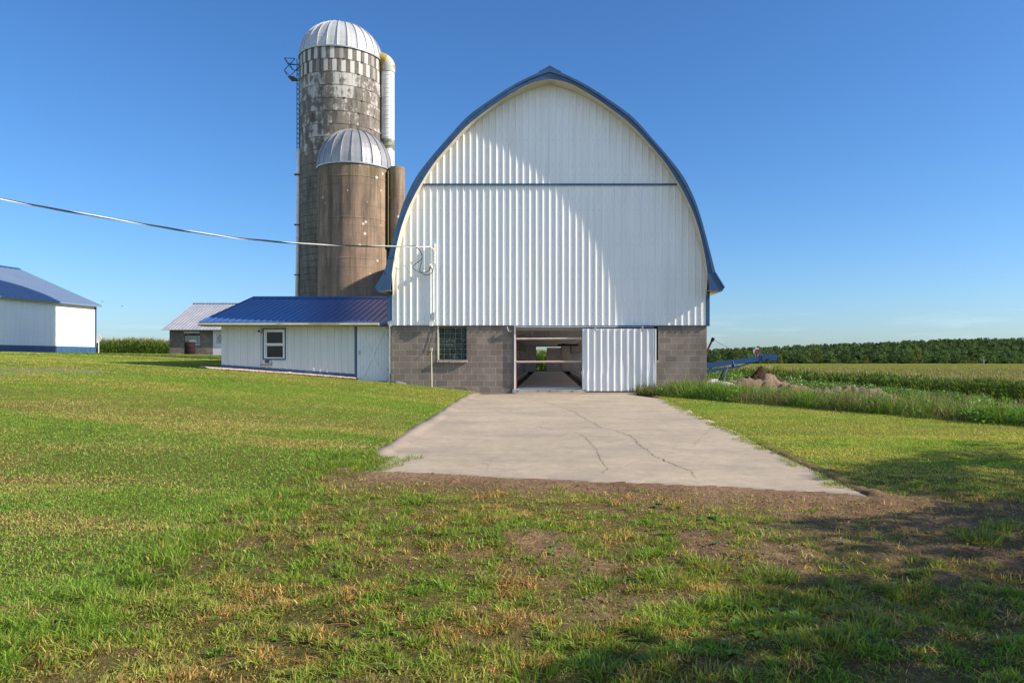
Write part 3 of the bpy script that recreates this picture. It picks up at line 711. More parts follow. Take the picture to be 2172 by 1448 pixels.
# door with an X-brace
ddx0, ddx1, dz0_, dz1_ = pX(758.5, YS), pX(822.5, YS), pZ(808, YS), pZ(691.5, YS)
door = B(MB().box(ddx0, ddx1, YS-.05, YS-.005, dz0_, dz1_), 'door', M['white_door'], milk)
mb = MB(); t_ = .012
for k in range(9):
    x = ddx0+.1+(ddx1-ddx0-.2)*k/8
    mb.box(x-.0035, x+.0035, YS-.052, YS-.0505, dz0_+.1, dz1_-.12)
mb.build('plank_groove', M['galv'], door)
mx, mz = (ddx0+ddx1)/2, (dz0_+dz1_)/2-.03
for s1 in (-1, 1):
    MB().bar((mx-.37*s1, YS-.058-.004*(s1 > 0), mz-.84), (mx+.37*s1, YS-.058-.004*(s1 > 0), mz+.78), .012, .09).build('brace', M['white_door'], door)
for z in (dz0_+.05, dz1_-.06): MB().box(ddx0+.02, ddx1-.02, YS-.066, YS-.05, z-.045, z+.045).build('rail', M['white_door'], door)
MB().box(ddx0+.05, ddx0+.10, YS-.085, YS-.05, pZ(752, YS), pZ(743.5, YS)).build('handle', M['galv'], door)
for z in (.35, 1.5): MB().box(ddx1-.02, ddx1+.03, YS-.07, YS-.045, dz0_+z, dz0_+z+.1).build('hinge', M['galv'], door)
B(MB().box(ddx1+.005, ddx1+.075, YS-.05, YS+.1, .7, ZE), 'door_post', M['white'], milk)
# window: blue casing, white frame, two sashes
win = B(MB().box(w0-.005, w1+.005, YS-.045, YS+.05, wz_0-.005, wz_0+.035).box(w0-.005, w1+.005, YS-.045, YS+.05, wz_1-.035, wz_1+.005)
        .box(w0-.005, w0+.03, YS-.045, YS+.05, wz_0+.035, wz_1-.035).box(w1-.03, w1+.005, YS-.045, YS+.05, wz_0+.035, wz_1-.035), 'window', M['blue_trim'], milk)
fx0, fx1, fz0, fz1 = w0+.032, w1-.032, wz_0+.037, wz_1-.037; zm = pZ(729.5, YS)
MB().box(fx0, fx0+.045, YS-.03, YS+.05, fz0, fz1).box(fx1-.045, fx1, YS-.03, YS+.05, fz0, fz1).box(fx0+.045, fx1-.045, YS-.03, YS+.05, fz0, fz0+.04).box(fx0+.045, fx1-.045, YS-.03, YS+.05, fz1-.05, fz1).box(fx0+.045, fx1-.045, YS-.035, YS+.03, zm-.028, zm+.028).build('frame', M['white'], win)
for a, b, y in ((zm+.028, fz1-.05, .0), (fz0+.04, zm-.028, .02)):
    sa = MB().box(fx0+.046, fx0+.08, YS+y, YS+y+.03, a, b).box(fx1-.08, fx1-.046, YS+y, YS+y+.03, a, b).box(fx0+.08, fx1-.08, YS+y, YS+y+.03, b-.035, b).build('sash', M['white_door'], win)
    MB().box(fx0+.046, fx1-.046, YS+y+.032, YS+y+.038, a, b).build('pane', M['glass'], win)
B(MB().box(fx0+.25, fx1-.12, YS+.09, YS+.1, zm+.1, fz1-.12), 'window_blind', M['interior_dark'], milk)
# little items on the wall
o = B(MB().box(pX(549, YS), pX(555.5, YS), YS-.12, YS-.018, pZ(706, YS), pZ(698.5, YS)), 'wall_lamp', M['galv'], milk)
MB().box(pX(550.2, YS), pX(554.2, YS), YS-.126, YS-.121, pZ(704.5, YS), pZ(700, YS)).build('lens', M['dark'], o)
o = B(MB().box(pX(561, YS), pX(563, YS), YS-.09, YS-.02, pZ(775, YS), pZ(763.5, YS)).box(pX(574, YS), pX(576, YS), YS-.09, YS-.02, pZ(775, YS), pZ(763.5, YS)).box(pX(561, YS), pX(576, YS), YS-.1, YS-.02, pZ(774.5, YS), pZ(770, YS)), 'vent_box', M['white'], milk)
MB().box(pX(563.1, YS), pX(573.9, YS), YS-.06, YS-.02, pZ(769.8, YS), pZ(763.5, YS)).build('louvre', M['interior_dark'], o)
MB().box(pX(557, YS), pX(575, YS), YS-.14, YS-.102, pZ(773.5, YS), pZ(772, YS)).build('vent_flap', M['black'], o)
# ribbed roof
EY, EZ = 24.98, pZ(683, 24.98); RY = EY+4.55; RZ = pZ(631.5, RY); xe = pX(424, EY)
def ribroof(x0, x1, ya, za, yb, zb, pitch, h, mat, name, par, local=False, mini=0, th=.03):
    P = rib_profile(x0, x1, pitch, h, x_off=x0+.03, mini=mini, w=.22); mb = MB(); n = len(P)
    v = [(x, ya, za+o_) for x, o_ in P]+[(x, yb, zb+o_) for x, o_ in P]; lo = [(x, ya, za-th) for x, _ in P]+[(x, yb, zb-th) for x, _ in P]
    mb.add(v, [(i, i+1, i+1+n, i+n) for i in range(n-1)])
    mb.add([(x, ya, za+o_) for x, o_ in P]+[(x, ya, za-th) for x, _ in P], [(i+n, i+1+n, i+1, i) for i in range(n-1)])
    mb.add([lo[0], lo[n-1], lo[-1], lo[n]], [(3,2,1,0)])
    return mb
mb = ribroof(xe, xL-.10, EY, EZ, RY, RZ, .226, .022, None, None, None)
roofm = B(mb, 'roof', M['blue_dark'], milk)
B(ribroof(xe, xL-.10, RY+4.2, EZ, RY+.01, RZ, .226, .022, None, None, None), 'roof', M['blue_dark'], milk)
MB().add([(xe-.02, RY-.2, RZ-.03), (xL-.1, RY-.2, RZ-.03), (xL-.1, RY, RZ+.06), (xe-.02, RY, RZ+.06), (xL-.1, RY+.2, RZ-.03), (xe-.02, RY+.2, RZ-.03)], [(0,1,2,3), (3,2,4,5)]).build('ridge_cap', M['blue_dark'], roofm)
B(MB().add([(xe-.02, EY-.02, EZ-.12), (xe-.02, RY, RZ-.1), (xe-.02, RY, RZ+.05), (xe-.02, EY-.02, EZ+.03)], [(0,1,2,3)]), 'rake_trim', M['blue_dark'], milk)
B(MB().box(xe, xL-.02, EY, YS, EZ-.13, EZ-.10), 'soffit', M['cream'], milk)
B(MB().box(xe, xL-.0, EY+.0, EY+.03, EZ-.13, EZ-.03), 'fascia_board', M['blue_trim'], milk)
gx1 = pX(803, EY-.1)
gut = MB().prism([(0,0)]*0 or [(EY-.13, EZ-.02), (EY-.12, EZ-.045), (EY-.13, EZ-.075), (EY-.08, EZ-.115), (EY-.002, EZ-.115), (EY-.002, EZ-.02), (EY-.01, EZ-.02), (EY-.01, EZ-.1), (EY-.08, EZ-.1), (EY-.115, EZ-.07), (EY-.115, EZ-.02)], 0, 1)
gut.v = [(xe-.03+(gx1-xe+.03)*y, x, z-.012*abs(y-.45)*0) for x, y, z in gut.v]
B(gut, 'gutter', M['cream'], milk)
B(MB().add([(xL-.11, 24.90, EZ+.0), (xL+.03, 24.90, EZ+.05), (xL+.03, 24.92, EZ-.14), (xL-.05, 24.88, EZ-.16), (xL-.11, 25.0, EZ+.03), (xL+.03, 25.0, EZ+.07)], [(3,2,1,0), (0,1,5,4)]), 'corner_flashing', M['galv'], milk)
# the thin pipe in the gap between door and barn
B(MB().tube([(xL-.045, 24.97, .8), (xL-.045, 24.97, EZ-.15)], .018, 6), 'downpipe', M['galv'], milk)

# ---------------------------------------------------------------- silos
def uv_cyl(name, mat, prof, c, n, parent, smooth=True):
    """lathe with u = arc length, v = height"""
    V = []; m = n+1; r0 = prof[0][0]; UV = []
    for r, z in prof:
        for k in range(m):
            a = 2*math.pi*k/n + math.pi*.5; V.append((c[0]+r*math.cos(a), c[1]+r*math.sin(a), z)); UV.append((k/n*2*math.pi*r0, z))
    F = [(i*m+k, i*m+k+1, (i+1)*m+k+1, (i+1)*m+k) for i in range(len(prof)-1) for k in range(n)]
    me = bpy.data.meshes.new(name); me.from_pydata(V, [], F); me.materials.append(mat)
    ul = me.uv_layers.new(name='UVMap'); li = np.zeros(len(me.loops), int); me.loops.foreach_get('vertex_index', li)
    ul.data.foreach_set('uv', np.array(UV, np.float32)[li].ravel())
    me.polygons.foreach_set('use_smooth', [smooth]*len(me.polygons)); me.update()
    o = bpy.data.objects.new(name, me); COL.objects.link(o); o.parent = parent
    if parent.type == 'EMPTY': place(o)
    return o
def stave_mat(ztop):
    m, t, b = new_mat('concrete_staves'); uv = N(t, 'ShaderNodeUVMap'); sp = N(t, 'ShaderNodeSeparateXYZ'); t.links.new(uv.outputs[0], sp.inputs[0]); u, v = sp.outputs[0], sp.outputs[1]
    rowf = math_n(t, 'DIVIDE', math_n(t, 'SUBTRACT', ztop, v), .756); row = math_n(t, 'FLOOR', rowf); fr = math_n(t, 'FRACT', rowf)
    uu = math_n(t, 'ADD', math_n(t, 'DIVIDE', u, .2555), math_n(t, 'MULTIPLY', row, 1.5))
    cell = math_n(t, 'FLOOR', uu); fu = math_n(t, 'FRACT', uu)
    cb = N(t, 'ShaderNodeCombineXYZ'); t.links.new(cell, cb.inputs[0]); t.links.new(row, cb.inputs[1])
    wn = N(t, 'ShaderNodeTexWhiteNoise', noise_dimensions='2D'); t.links.new(cb.outputs[0], wn.inputs['Vector'])
    pv = coords(t, (1, 1, 1), 'Object')
    g = noise(t, pv, 4, 6, .7); st = noise(t, coords(t, (4.5, 4.5, .55)), 1, 6, .7); big = noise(t, pv, .55, 4, .55)
    base = mix_c(t, ramp(t, g, [(.3, 0.0), (.7, 1.0)]), (.10, .085, .068), (.20, .175, .142))
    base = mix_c(t, math_n(t, 'MULTIPLY', wn.outputs[0], .4), base, (.26, .235, .195))
    base = mix_c(t, ramp(t, st, [(.46, 0.0), (.62, .75)]), base, (.05, .043, .036))
    alt = math_n(t, 'LESS_THAN', math_n(t, 'FRACT', math_n(t, 'MULTIPLY', cell, .5)), .25)
    top2 = math_n(t, 'LESS_THAN', row, 1.5)
    ed = math_n(t, 'ADD', fr, math_n(t, 'MULTIPLY', math_n(t, 'SUBTRACT', g, .5), .9))
    mk = math_n(t, 'MULTIPLY', math_n(t, 'MULTIPLY', alt, top2), math_n(t, 'MULTIPLY', math_n(t, 'LESS_THAN', ed, 1.02), math_n(t, 'GREATER_THAN', ed, .02)))
    mk = math_n(t, 'MULTIPLY', mk, math_n(t, 'SUBTRACT', 1.0, math_n(t, 'MULTIPLY', math_n(t, 'GREATER_THAN', wn.outputs[0], .86), .7)))
    # lime patches lower down, fading with depth below the dome, hanging from and sitting on the joints
    depth = math_n(t, 'MULTIPLY', math_n(t, 'SUBTRACT', row, 1.0), .014)
    pn = math_n(t, 'SUBTRACT', math_n(t, 'ADD', math_n(t, 'MULTIPLY', big, .45), math_n(t, 'MULTIPLY', math_n(t, 'ADD', st, noise(t, pv, 2.3, 5, .75)), .36)), depth)
    pn = math_n(t, 'ADD', pn, math_n(t, 'MULTIPLY', math_n(t, 'ABSOLUTE', math_n(t, 'SUBTRACT', fr, .45)), .05))
    pn = math_n(t, 'ADD', pn, math_n(t, 'MULTIPLY', wn.outputs[0], .09))
    low = ramp(t, pn, [(.612, 0.0), (.672, .82)])
    mk2 = math_n(t, 'MAXIMUM', mk, math_n(t, 'MULTIPLY', low, math_n(t, 'SUBTRACT', 1.0, top2)))
    col = mix_c(t, math_n(t, 'MULTIPLY', mk2, .8), base, (.62, .61, .57))
    jt = math_n(t, 'MAXIMUM', math_n(t, 'LESS_THAN', fu, .055), math_n(t, 'LESS_THAN', fr, .02))
    col = mix_c(t, math_n(t, 'MULTIPLY', jt, .55), col, (.06, .05, .045))
    t.links.new(col, b.inputs['Base Color']); b.inputs['Roughness'].default_value = .9
    bump(t, b, math_n(t, 'SUBTRACT', g, math_n(t, 'MULTIPLY', jt, .6)), .4, .02); return m
def dome_mat(name, c1, c2, metal):
    m, t, b = new_mat(name); v = coords(t)
    col = mix_c(t, ramp(t, noise(t, v, 1.5, 4), [(.35, 0.0), (.7, 1.0)]), c1, c2)
    col = mix_c(t, ramp(t, noise(t, v, 12, 5, .7), [(.66, 0.0), (.74, .6)]), col, (.25, .2, .15))
    t.links.new(col, b.inputs['Base Color']); b.inputs['Roughness'].default_value = .38; b.inputs['Metallic'].default_value = metal; return m
M['dome1'] = dome_mat('white_dome_steel', (.52, .52, .51), (.43, .43, .425), .2); M['dome2'] = dome_mat('grey_dome_steel', (.36, .35, .35), (.28, .275, .275), .35)
def dome(parent, c, Rr, z0, rise, gores, mat, ph):
    mb = MB(); n = gores*4; prof = []
    for k in range(13):
        a = math.pi/2*k/12; prof.append((Rr*1.015*math.cos(a)**.92+.0, z0+rise*math.sin(a)))
    base = len(mb.v)
    for r, z in prof:
        for k in range(n):
            a = 2*math.pi*k/n+ph; sag = 1-.012*(abs((k % 4)-2) < 2)*(1 if (k % 4) else 0); mb.v.append((c[0]+r*sag*math.cos(a), c[1]+r*sag*math.sin(a), z))
    for i in range(len(prof)-1):
        for k in range(n): mb.f.append((base+i*n+k, base+i*n+(k+1)%n, base+(i+1)*n+(k+1)%n, base+(i+1)*n+k))
    d = B(mb, 'dome', mat, parent)
    rb = MB()
    for k in range(gores):
        a = 2*math.pi*k/gores+ph
        rb.tube([(c[0]+(r+.02)*math.cos(a), c[1]+(r+.02)*math.sin(a), z+.012) for r, z in prof[:-1]], .019, 5)
    rb.build('seams', mat, d)
    MB().lathe([(Rr*1.03, z0-.07), (Rr*1.035, z0+.0), (Rr*1.0, z0+.03)], c, 64).build('rim', M['galv'], d)
    MB().lathe([(.28, z0+rise-.03), (.2, z0+rise+.03), (0, z0+rise+.06)], c, 20).build('cap', mat, d)
    return d
# tall silo
tc_, tR, tz = (-12.7, 46.3), 2.44, 19.84
tall = empty('tall_silo', (*tc_, .3), label='tall concrete stave silo with peeling white patches, steel hoops and a white ribbed dome', cat='silo')
M['stave'] = stave_mat(tz)
uv_cyl('wall', M['stave'], [(tR, 0), (tR, 5), (tR, 10), (tR, 15), (tR, tz)], tc_, 96, tall)
dome(tall, tc_, tR, tz, 2.2, 26, M['dome1'], .05)
M['hoop'] = simple('rusted_hoop', (.10, .085, .07), (.2, .17, .14), 3, .6, .3)
hz = tz-.756; k = 0; hoop0 = None
while hz > 1:
    if hoop0 is None:
        hoop0 = MB().lathe([(tR+.004, -.014), (tR+.022, 0), (tR+.004, .014)], (0, 0), 96)
        for a in (-.95, -.62): hoop0.box(tR*math.cos(a*1.3)-.06, tR*math.cos(a*1.3)+.06, tR*math.sin(a*1.3)-.06, tR*math.sin(a*1.3)+.03, -.03, .03)
        hoop0 = hoop0.build('hoop', M['hoop'], tall); h_ = hoop0
    else: h_ = hoop0.copy(); COL.objects.link(h_); h_.parent = tall
    h_.location = (0, 0, hz-.3); h_.rotation_euler = (0, 0, (k % 3)*.35)
    hz -= .756 if k < 9 else .378; k += 1
def chute_mat(name, c1, c2, lich, zs):
    m, t, b = new_mat(name); v = coords(t); sp = N(t, 'ShaderNodeSeparateXYZ'); t.links.new(v, sp.inputs[0])
    col = mix_c(t, ramp(t, noise(t, coords(t, (3, 3, .8)), 1.2, 5), [(.4, 0.0), (.65, 1.0)]), c1, c2)
    nn = noise(t, v, 3, 5)
    for z, w in zs:
        k = math_n(t, 'ABSOLUTE', math_n(t, 'SUBTRACT', sp.outputs[2], z)); k = math_n(t, 'LESS_THAN', math_n(t, 'ADD', k, math_n(t, 'MULTIPLY', nn, .5)), w+.25)
        col = mix_c(t, k, col, mix_c(t, ramp(t, nn, [(.4, 0.0), (.6, 1.0)]), lich, (.3, .3, .25)))
    t.links.new(col, b.inputs['Base Color']); b.inputs['Roughness'].default_value = .6; return m
cc = (-9.87, 46.35); cr = .41
pr = []; z = 0
while z < 19.1: pr += [(cr, z), (cr+.012, z+.02), (cr+.012, z+.04), (cr, z+.06)]; z += .27
pr += [(cr, 19.2)]
ch = B(MB().lathe(pr, cc, 28), 'chute', chute_mat('white_chute_steel', (.62, .62, .60), (.52, .52, .50), (.12, .13, .06), [(14.75, .32)]), tall, smooth=False)
hd = MB().lathe([(cr+.03, 19.15), (cr+.05, 19.5)], cc, 24)
for i in range(6):
    a = math.pi/2*i/6; a2 = math.pi/2*(i+1)/6
    for k in range(24):
        q = []
        for aa in (a, a2):
            for kk in (k, k+1):
                th = 2*math.pi*kk/24; lx, ly = (cr+.05)*math.cos(th), (cr+.05)*math.sin(th)
                cx0 = cc[0]-.62; rx = lx+.62; q.append((cx0+rx*math.cos(aa), cc[1]+ly, 19.5+rx*math.sin(aa)*.85))
        hd.add(q, [(0,1,3,2)])
M['lichen'] = simple('lichen_stained_steel', (.42, .43, .36), (.34, .24, .04), 1.8, .85, lo=.47, hi=.53)
hd.build('elbow', M['lichen'], ch, smooth=True)
# ladder, platform, filler pipe
lx, ly = -15.26, 46.0
ld = MB()
for dy in (-.2, .2): ld.tube([(lx, ly+dy, 1.0), (lx, ly+dy, 19.8)], .022, 6)
z = 1.2
while z < 19.7: ld.tube([(lx, ly-.2, z), (lx, ly+.2, z)], .016, 5); ld.tube([(lx, ly-.2, z), (lx+.12, ly-.2, z)], .014, 4) if int(z*10) % 3 == 0 else None; z += .3
B(ld, 'ladder', M['black'], tall)
pz = pZ(172, 46); p_ = MB()
px0, px1 = pX(614, 46), pX(633, 46)
p_.box(px0+.15, px1, 45.2, 46.0, pz-.03, pz)
plat = B(p_, 'platform', M['wood_dark'], tall)
r_ = MB(); zt = pZ(136, 46); zm_ = pZ(148, 46)
for yy in (45.1, 46.1): r_.tube([(px0, yy, pz+.32), (px1+.1, yy, zt-.03)], .022, 5); r_.tube([(px0, yy, zt), (px1+.1, yy, zt-.03)], .022, 5); r_.tube([(px0, yy, zt), (px0+.2, yy, zm_)], .02, 5); r_.tube([(px0+.2, yy, zm_), (px1+.1, yy, zm_-.02)], .02, 5); r_.tube([(px0, yy, pz+.32), (px0+.16, yy, pz)], .022, 5)
for (xx, zz) in ((px0, zt), (px0, pz+.32), (px0+.2, zm_)): r_.tube([(xx, 45.1, zz), (xx, 46.1, zz)], .02, 5)
r_.build('railing', M['black'], plat)
fp = B(MB().tube([(-15.0, 45.3, 14.2), (-15.0, 45.25, 12.5), (-15.02, 45.2, 8), (-15.12, 45.15, 1)], .105, 12).lathe([(.11, 8.8), (.135, 8.85), (.11, 8.9)], (-15.02, 45.2), 12), 'filler_pipe', M['white'], tall, smooth=True)
for z in (12.6, 9.6, 6.6, 4.0): MB().box(-15.2, -14.9, 45.05, 45.4, z, z+.05).build('pipe_strap', M['black'], fp)
# small silo
sc_, sR, sz = (-9.94, 38.75), 1.83, 11.27
small = empty('short_silo', (*sc_, .4), label='short tan poured-concrete silo with a grey metal dome, standing in front of the tall one', cat='silo')
def poured(zt):
    m, t, b = new_mat('poured_concrete'); v = coords(t); sp = N(t, 'ShaderNodeSeparateXYZ'); t.links.new(v, sp.inputs[0])
    col = mix_c(t, ramp(t, noise(t, v, 1.1, 6, .6), [(.35, 0.0), (.68, 1.0)]), (.36, .25, .165), (.22, .16, .115))
    st = ramp(t, noise(t, coords(t, (3.2, 3.2, .2)), 1, 7, .7), [(.45, 0.0), (.6, 1.0)])
    hi = math_n(t, 'MULTIPLY', math_n(t, 'SUBTRACT', sp.outputs[2], 2.5), .16, clamp=True)
    col = mix_c(t, math_n(t, 'MULTIPLY', st, math_n(t, 'ADD', math_n(t, 'MULTIPLY', hi, .75), .12)), col, (.085, .068, .045))
    topd = math_n(t, 'MULTIPLY', math_n(t, 'SUBTRACT', sp.outputs[2], zt-1.6), .6, clamp=True)
    col = mix_c(t, math_n(t, 'MULTIPLY', topd, math_n(t, 'ADD', noise(t, v, 1.8, 4), -.1)), col, (.12, .10, .045))
    f = math_n(t, 'FRACT', math_n(t, 'DIVIDE', math_n(t, 'ADD', sp.outputs[2], math_n(t, 'MULTIPLY', noise(t, v, 3, 3), .05)), 1.02)); ln = math_n(t, 'LESS_THAN', f, .03)
    col = mix_c(t, math_n(t, 'MULTIPLY', ln, .4), col, (.1, .08, .06))
    vo = N(t, 'ShaderNodeTexVoronoi', i_Scale=2.1, i_Randomness=1.0); t.links.new(v, vo.inputs['Vector'])
    d = math_n(t, 'LESS_THAN', vo.outputs['Distance'], math_n(t, 'MULTIPLY', ramp(t, noise(t, v, .8, 3), [(.42, 0.0), (.6, 1.0)]), .17))
    col = mix_c(t, math_n(t, 'MULTIPLY', d, .8), col, (.66, .64, .6))
    col = mix_c(t, .35, col, ramp(t, noise(t, v, 26, 4, .7), [(.3, .55), (.7, 1.2)]), 'MULTIPLY')
    t.links.new(col, b.inputs['Base Color']); b.inputs['Roughness'].default_value = .95; bump(t, b, noise(t, v, 18, 5), .4, .02); return m
M['poured'] = poured(sz)
uv_cyl('wall', M['poured'], [(sR, 0), (sR, 6), (sR, sz)], sc_, 80, small)
dome(small, sc_, sR, sz, 2.02, 22, M['dome2'], .02)
for z in (10.6, 8.55, 6.55, 4.5):
    B(MB().lathe([(sR+.002, z-.03), (sR+.012, z-.01), (sR+.012, z+.01), (sR+.002, z+.03)], sc_, 80), 'form_joint', M['poured'], small)
B(MB().lathe([(.40, 0), (.40, 9.75), (.395, 9.78), (.40, 9.81), (.40, 11.32), (.36, 11.36), (.34, 11.3), (.34, 9)], (-7.72, 38.5), 28), 'chute', M['poured'], small, smooth=True)
M['moss'] = simple('yellow_lichen', (.2, .17, .03), (.15, .13, .05), 2, .95)
B(MB().box(-8.10, -8.07, 38.05, 38.3, 7.2, 11.1), 'lichen_stain', M['moss'], small)

# ---------------------------------------------------------------- far-left machine shed (built in its own frame: +x along the wall towards the camera, +y away from the sun side)
cor = (-33.9, 56.5); wd = math.atan2(-.99, -.136)
ms = empty('machine_shed', (cor[0], cor[1], 0), wd, label='long white metal building with blue wainscot and low gable roof at far left', cat='machine shed')
# local axes: x -> towards camera, y -> to the right (+X world); so the building body lies at negative... measured with y = -depth
def place0(o): return o
ez = pZ(645.5, 56.5); wz = 1.6+25.5/1600*56.5; gb = 1.2; w_ = 6.63*2; Lm = 29.0
sgn = -1 if (math.cos(wd+math.pi/2)) > 0 else 1           # direction of the body in local y
def lp(x, y, z): return (x, sgn*y, z)
P = rib_profile(0, Lm, .46, .02, x_off=.1, mini=.2, w=.12); mb = MB(); mb2 = MB()
for (xa, oa), (xb, ob) in zip(P[:-1], P[1:]):
    mb.quad(lp(xa, -oa, wz), lp(xb, -ob, wz), lp(xb, -ob, ez-.02), lp(xa, -oa, ez-.02)); mb2.quad(lp(xa, -oa-.01, gb), lp(xb, -ob-.01, gb), lp(xb, -ob-.01, wz), lp(xa, -oa-.01, wz))
mb.build('wall_siding', M['siding'], ms); mb2.build('wainscot', M['blue_trim'], ms)
rz_ = pZ(571, 57.4)
mb = MB().box(0.02, Lm, *sorted((sgn*.03, sgn*w_)), gb, ez-.05)
mb.add([lp(.02, 0, ez-.05), lp(.02, w_, ez-.05), lp(.02, w_/2, rz_-.1), lp(Lm, 0, ez-.05), lp(Lm, w_, ez-.05), lp(Lm, w_/2, rz_-.1)], [(0,1,2), (3,4,5)])
mb.build('walls', M['white'], ms)
Pr = rib_profile(-.22, Lm+.3, .46, .022, x_off=.1, mini=0, w=.14)
for a, b in ((-.35, w_/2), (w_+.35, w_/2)):
    mb = MB(); n = len(Pr); sl_ = (rz_-ez)/(w_/2)
    za = ez-.35*sl_+.06
    mb.add([lp(x, a, za+o_) for x, o_ in Pr]+[lp(x, b, rz_+.06+o_) for x, o_ in Pr], [(i, i+1, i+1+n, i+n) for i in range(n-1)])
    mb.add([lp(x, a, za+o_) for x, o_ in Pr]+[lp(x, a, za-.12) for x, o_ in Pr], [(i, i+1, i+1+n, i+n) for i in range(n-1)])
    mb.add([lp(-.22, a, za-.12), lp(-.22, b, rz_-.06), lp(-.22, b, rz_+.07), lp(-.22, a, za+.01)], [(0,1,2,3)])
    mb.build('roof', M['blue_shed'] if 'blue_shed' in M else M['blue_dark'], ms)
mb = MB(); mb.add([lp(-.22, w_/2-.25, rz_+.0), lp(-.22, w_/2, rz_+.13), lp(-.22, w_/2+.25, rz_+.0), lp(Lm+.3, w_/2-.25, rz_), lp(Lm+.3, w_/2, rz_+.13), lp(Lm+.3, w_/2+.25, rz_)], [(0,1,4,3), (1,2,5,4)]); mb.build('ridge_cap', M['blue_dark'], ms)
mb = MB().box(-.03, .12, *sorted((-sgn*.05, sgn*.1)), wz-.02, ez-.02); mb.build('corner_trim', M['blue_trim'], ms)
MB().box(-.3, Lm+.2, *sorted((-sgn*.0, -sgn*.3)), ez-.12, ez-.09).build('soffit', M['white'], ms)
v_ = MB().lathe([(.03, -.1), (.03, .35), (.17, .38), (.21, .5), (.17, .64), (.06, .70), (0, .71)], (0, 0), 16).build('roof_vent', M['galv'], ms, smooth=True)
v_.location = lp(2.0, w_/2, rz_+.13)

# ---------------------------------------------------------------- grey block outbuilding between machine shed and milk house
YK = 65.0; YE_ = 64.55
blk = empty('block_outbuilding', (pX(405, YK), YK, 1.7), label='small grey block building with a galvanised metal roof behind the burn barrel', cat='outbuilding')
kx0 = pX(359.5, YK); kx1 = kx0+8.5; keZ = pZ(699, YE_); kb = .8
kw0, kw1, kwz0, kwz1 = pX(391.5, YK), pX(424, YK), pZ(733, YK), pZ(702, YK)
kd0, kd1 = pX(451.5, YK), pX(451.5, YK)+1.15
mb = MB().box(kx0, kw0, YK, YK+11.6, kb, keZ+.1); mb.box(kw0, kw1, YK, YK+.3, kb, kwz0); mb.box(kw0, kw1, YK, YK+.3, kwz1, keZ+.1); mb.box(kw1, kd0, YK, YK+11.6, kb, keZ+.1); mb.box(kd1, kx1, YK, YK+11.6, kb, keZ+.1); mb.box(kd0, kd1, YK+.1, YK+11.6, kb, keZ+.1)
B(mb, 'wall', M['block_far'], blk)
B(MB().box(kx0-.05, kd0, YK-.08, YK+.02, pZ(754, YK)-.1, pZ(752.6, YK)), 'foundation', M['sill'], blk)
kRY = YE_+5.8; kRZ = pZ(643.5, kRY)
kx = pX(342, YE_)
rf = B(ribroof(kx, kx1+.6, YE_, keZ, kRY, kRZ, .3, .025, 0, 0, 0), 'roof', M['galvroof'], blk)
B(ribroof(kx, kx1+.6, kRY+5.8, keZ, kRY+.01, kRZ, .3, .025, 0, 0, 0), 'roof', M['galvroof'], blk)
MB().add([(kx, kRY-.2, kRZ-.02), (kx1+.6, kRY-.2, kRZ-.02), (kx1+.6, kRY, kRZ+.06), (kx, kRY, kRZ+.06)], [(0,1,2,3)]).build('ridge_cap', M['galv'], rf)
B(MB().add([(kx0, YK, keZ), (kx0, YK+11.6, keZ), (kx0, kRY, kRZ-.1)], [(0,1,2)]), 'gable', M['wood_dark'], blk)
kwn = B(MB().box(kw0, kw1, YK+.12, YK+.16, kwz0, kwz1), 'window', M['mortar_dark'], blk)
M['gblock_white'] = simple('pale_glass_block', (.62, .64, .60), (.45, .48, .46), 5, .25)
cw = (kw1-kw0)/6; chh = (kwz1-kwz0-.2)/5
for (mat, rows, nm) in ((M['gblock_white'], (0, 1, 2, 3), 'pale_panes'), (M['gblock'], (4,), 'dark_panes')):
    mb = MB()
    for i in range(6):
        for j in rows:
            x = kw0+i*cw; z = kwz0+.02+j*chh; e = .03
            mb.box(x+e, x+cw-e, YK+.05, YK+.13, z+e, z+chh-e)
            if nm == 'pale_panes': mb.box(x+cw*.36, x+cw*.64, YK+.045, YK+.06, z+chh*.36, z+chh*.64) if False else None
    mb.build(nm, mat, kwn)
mb = MB()
for i in range(6):
    for j in range(1, 4): x = kw0+(i+.5)*cw; z = kwz0+.02+(j+.5)*chh; mb.box(x-.035, x+.035, YK+.042, YK+.052, z-.035, z+.035)
mb.build('pane_centres', M['mortar_dark'], kwn)
MB().box(kw0-.03, kw1, YK-.02, YK+.12, kwz1-.2, kwz1-.02).build('lintel_board', M['cream'], kwn)
sgn_ = MB().lathe([(0, 0), (.26, 0), (.26, .03), (0, .03)], (0, 0), 24); o = sgn_.build('oval_plate', M['white'], kwn); o.scale = (1.35, .55, 1); o.rotation_euler = (R(90), 0, 0); o.location = (pX(409, YK)-0, YK+.03, pZ(724, YK))
kd = B(MB().box(kd0, kd1, YK+.02, YK+.08, pZ(753, YK), keZ-.05), 'door', M['white_door'], blk)
MB().box(pX(458.5, YK), kd1-.15, YK+.0, YK+.02, pZ(728.5, YK), pZ(705, YK)).build('door_glass', M['galvroof'], kd)
ov = MB().tube([(.13*math.cos(a), 0, .24*math.sin(a)) for a in np.linspace(0, 2*math.pi, 20)], .015, 5, False).tube([(0,0,-.4),(0,0,.4)], .01, 4).build('glass_leading', M['dark'], kd); ov.location = (pX(466, YK), YK-.01, pZ(717, YK))

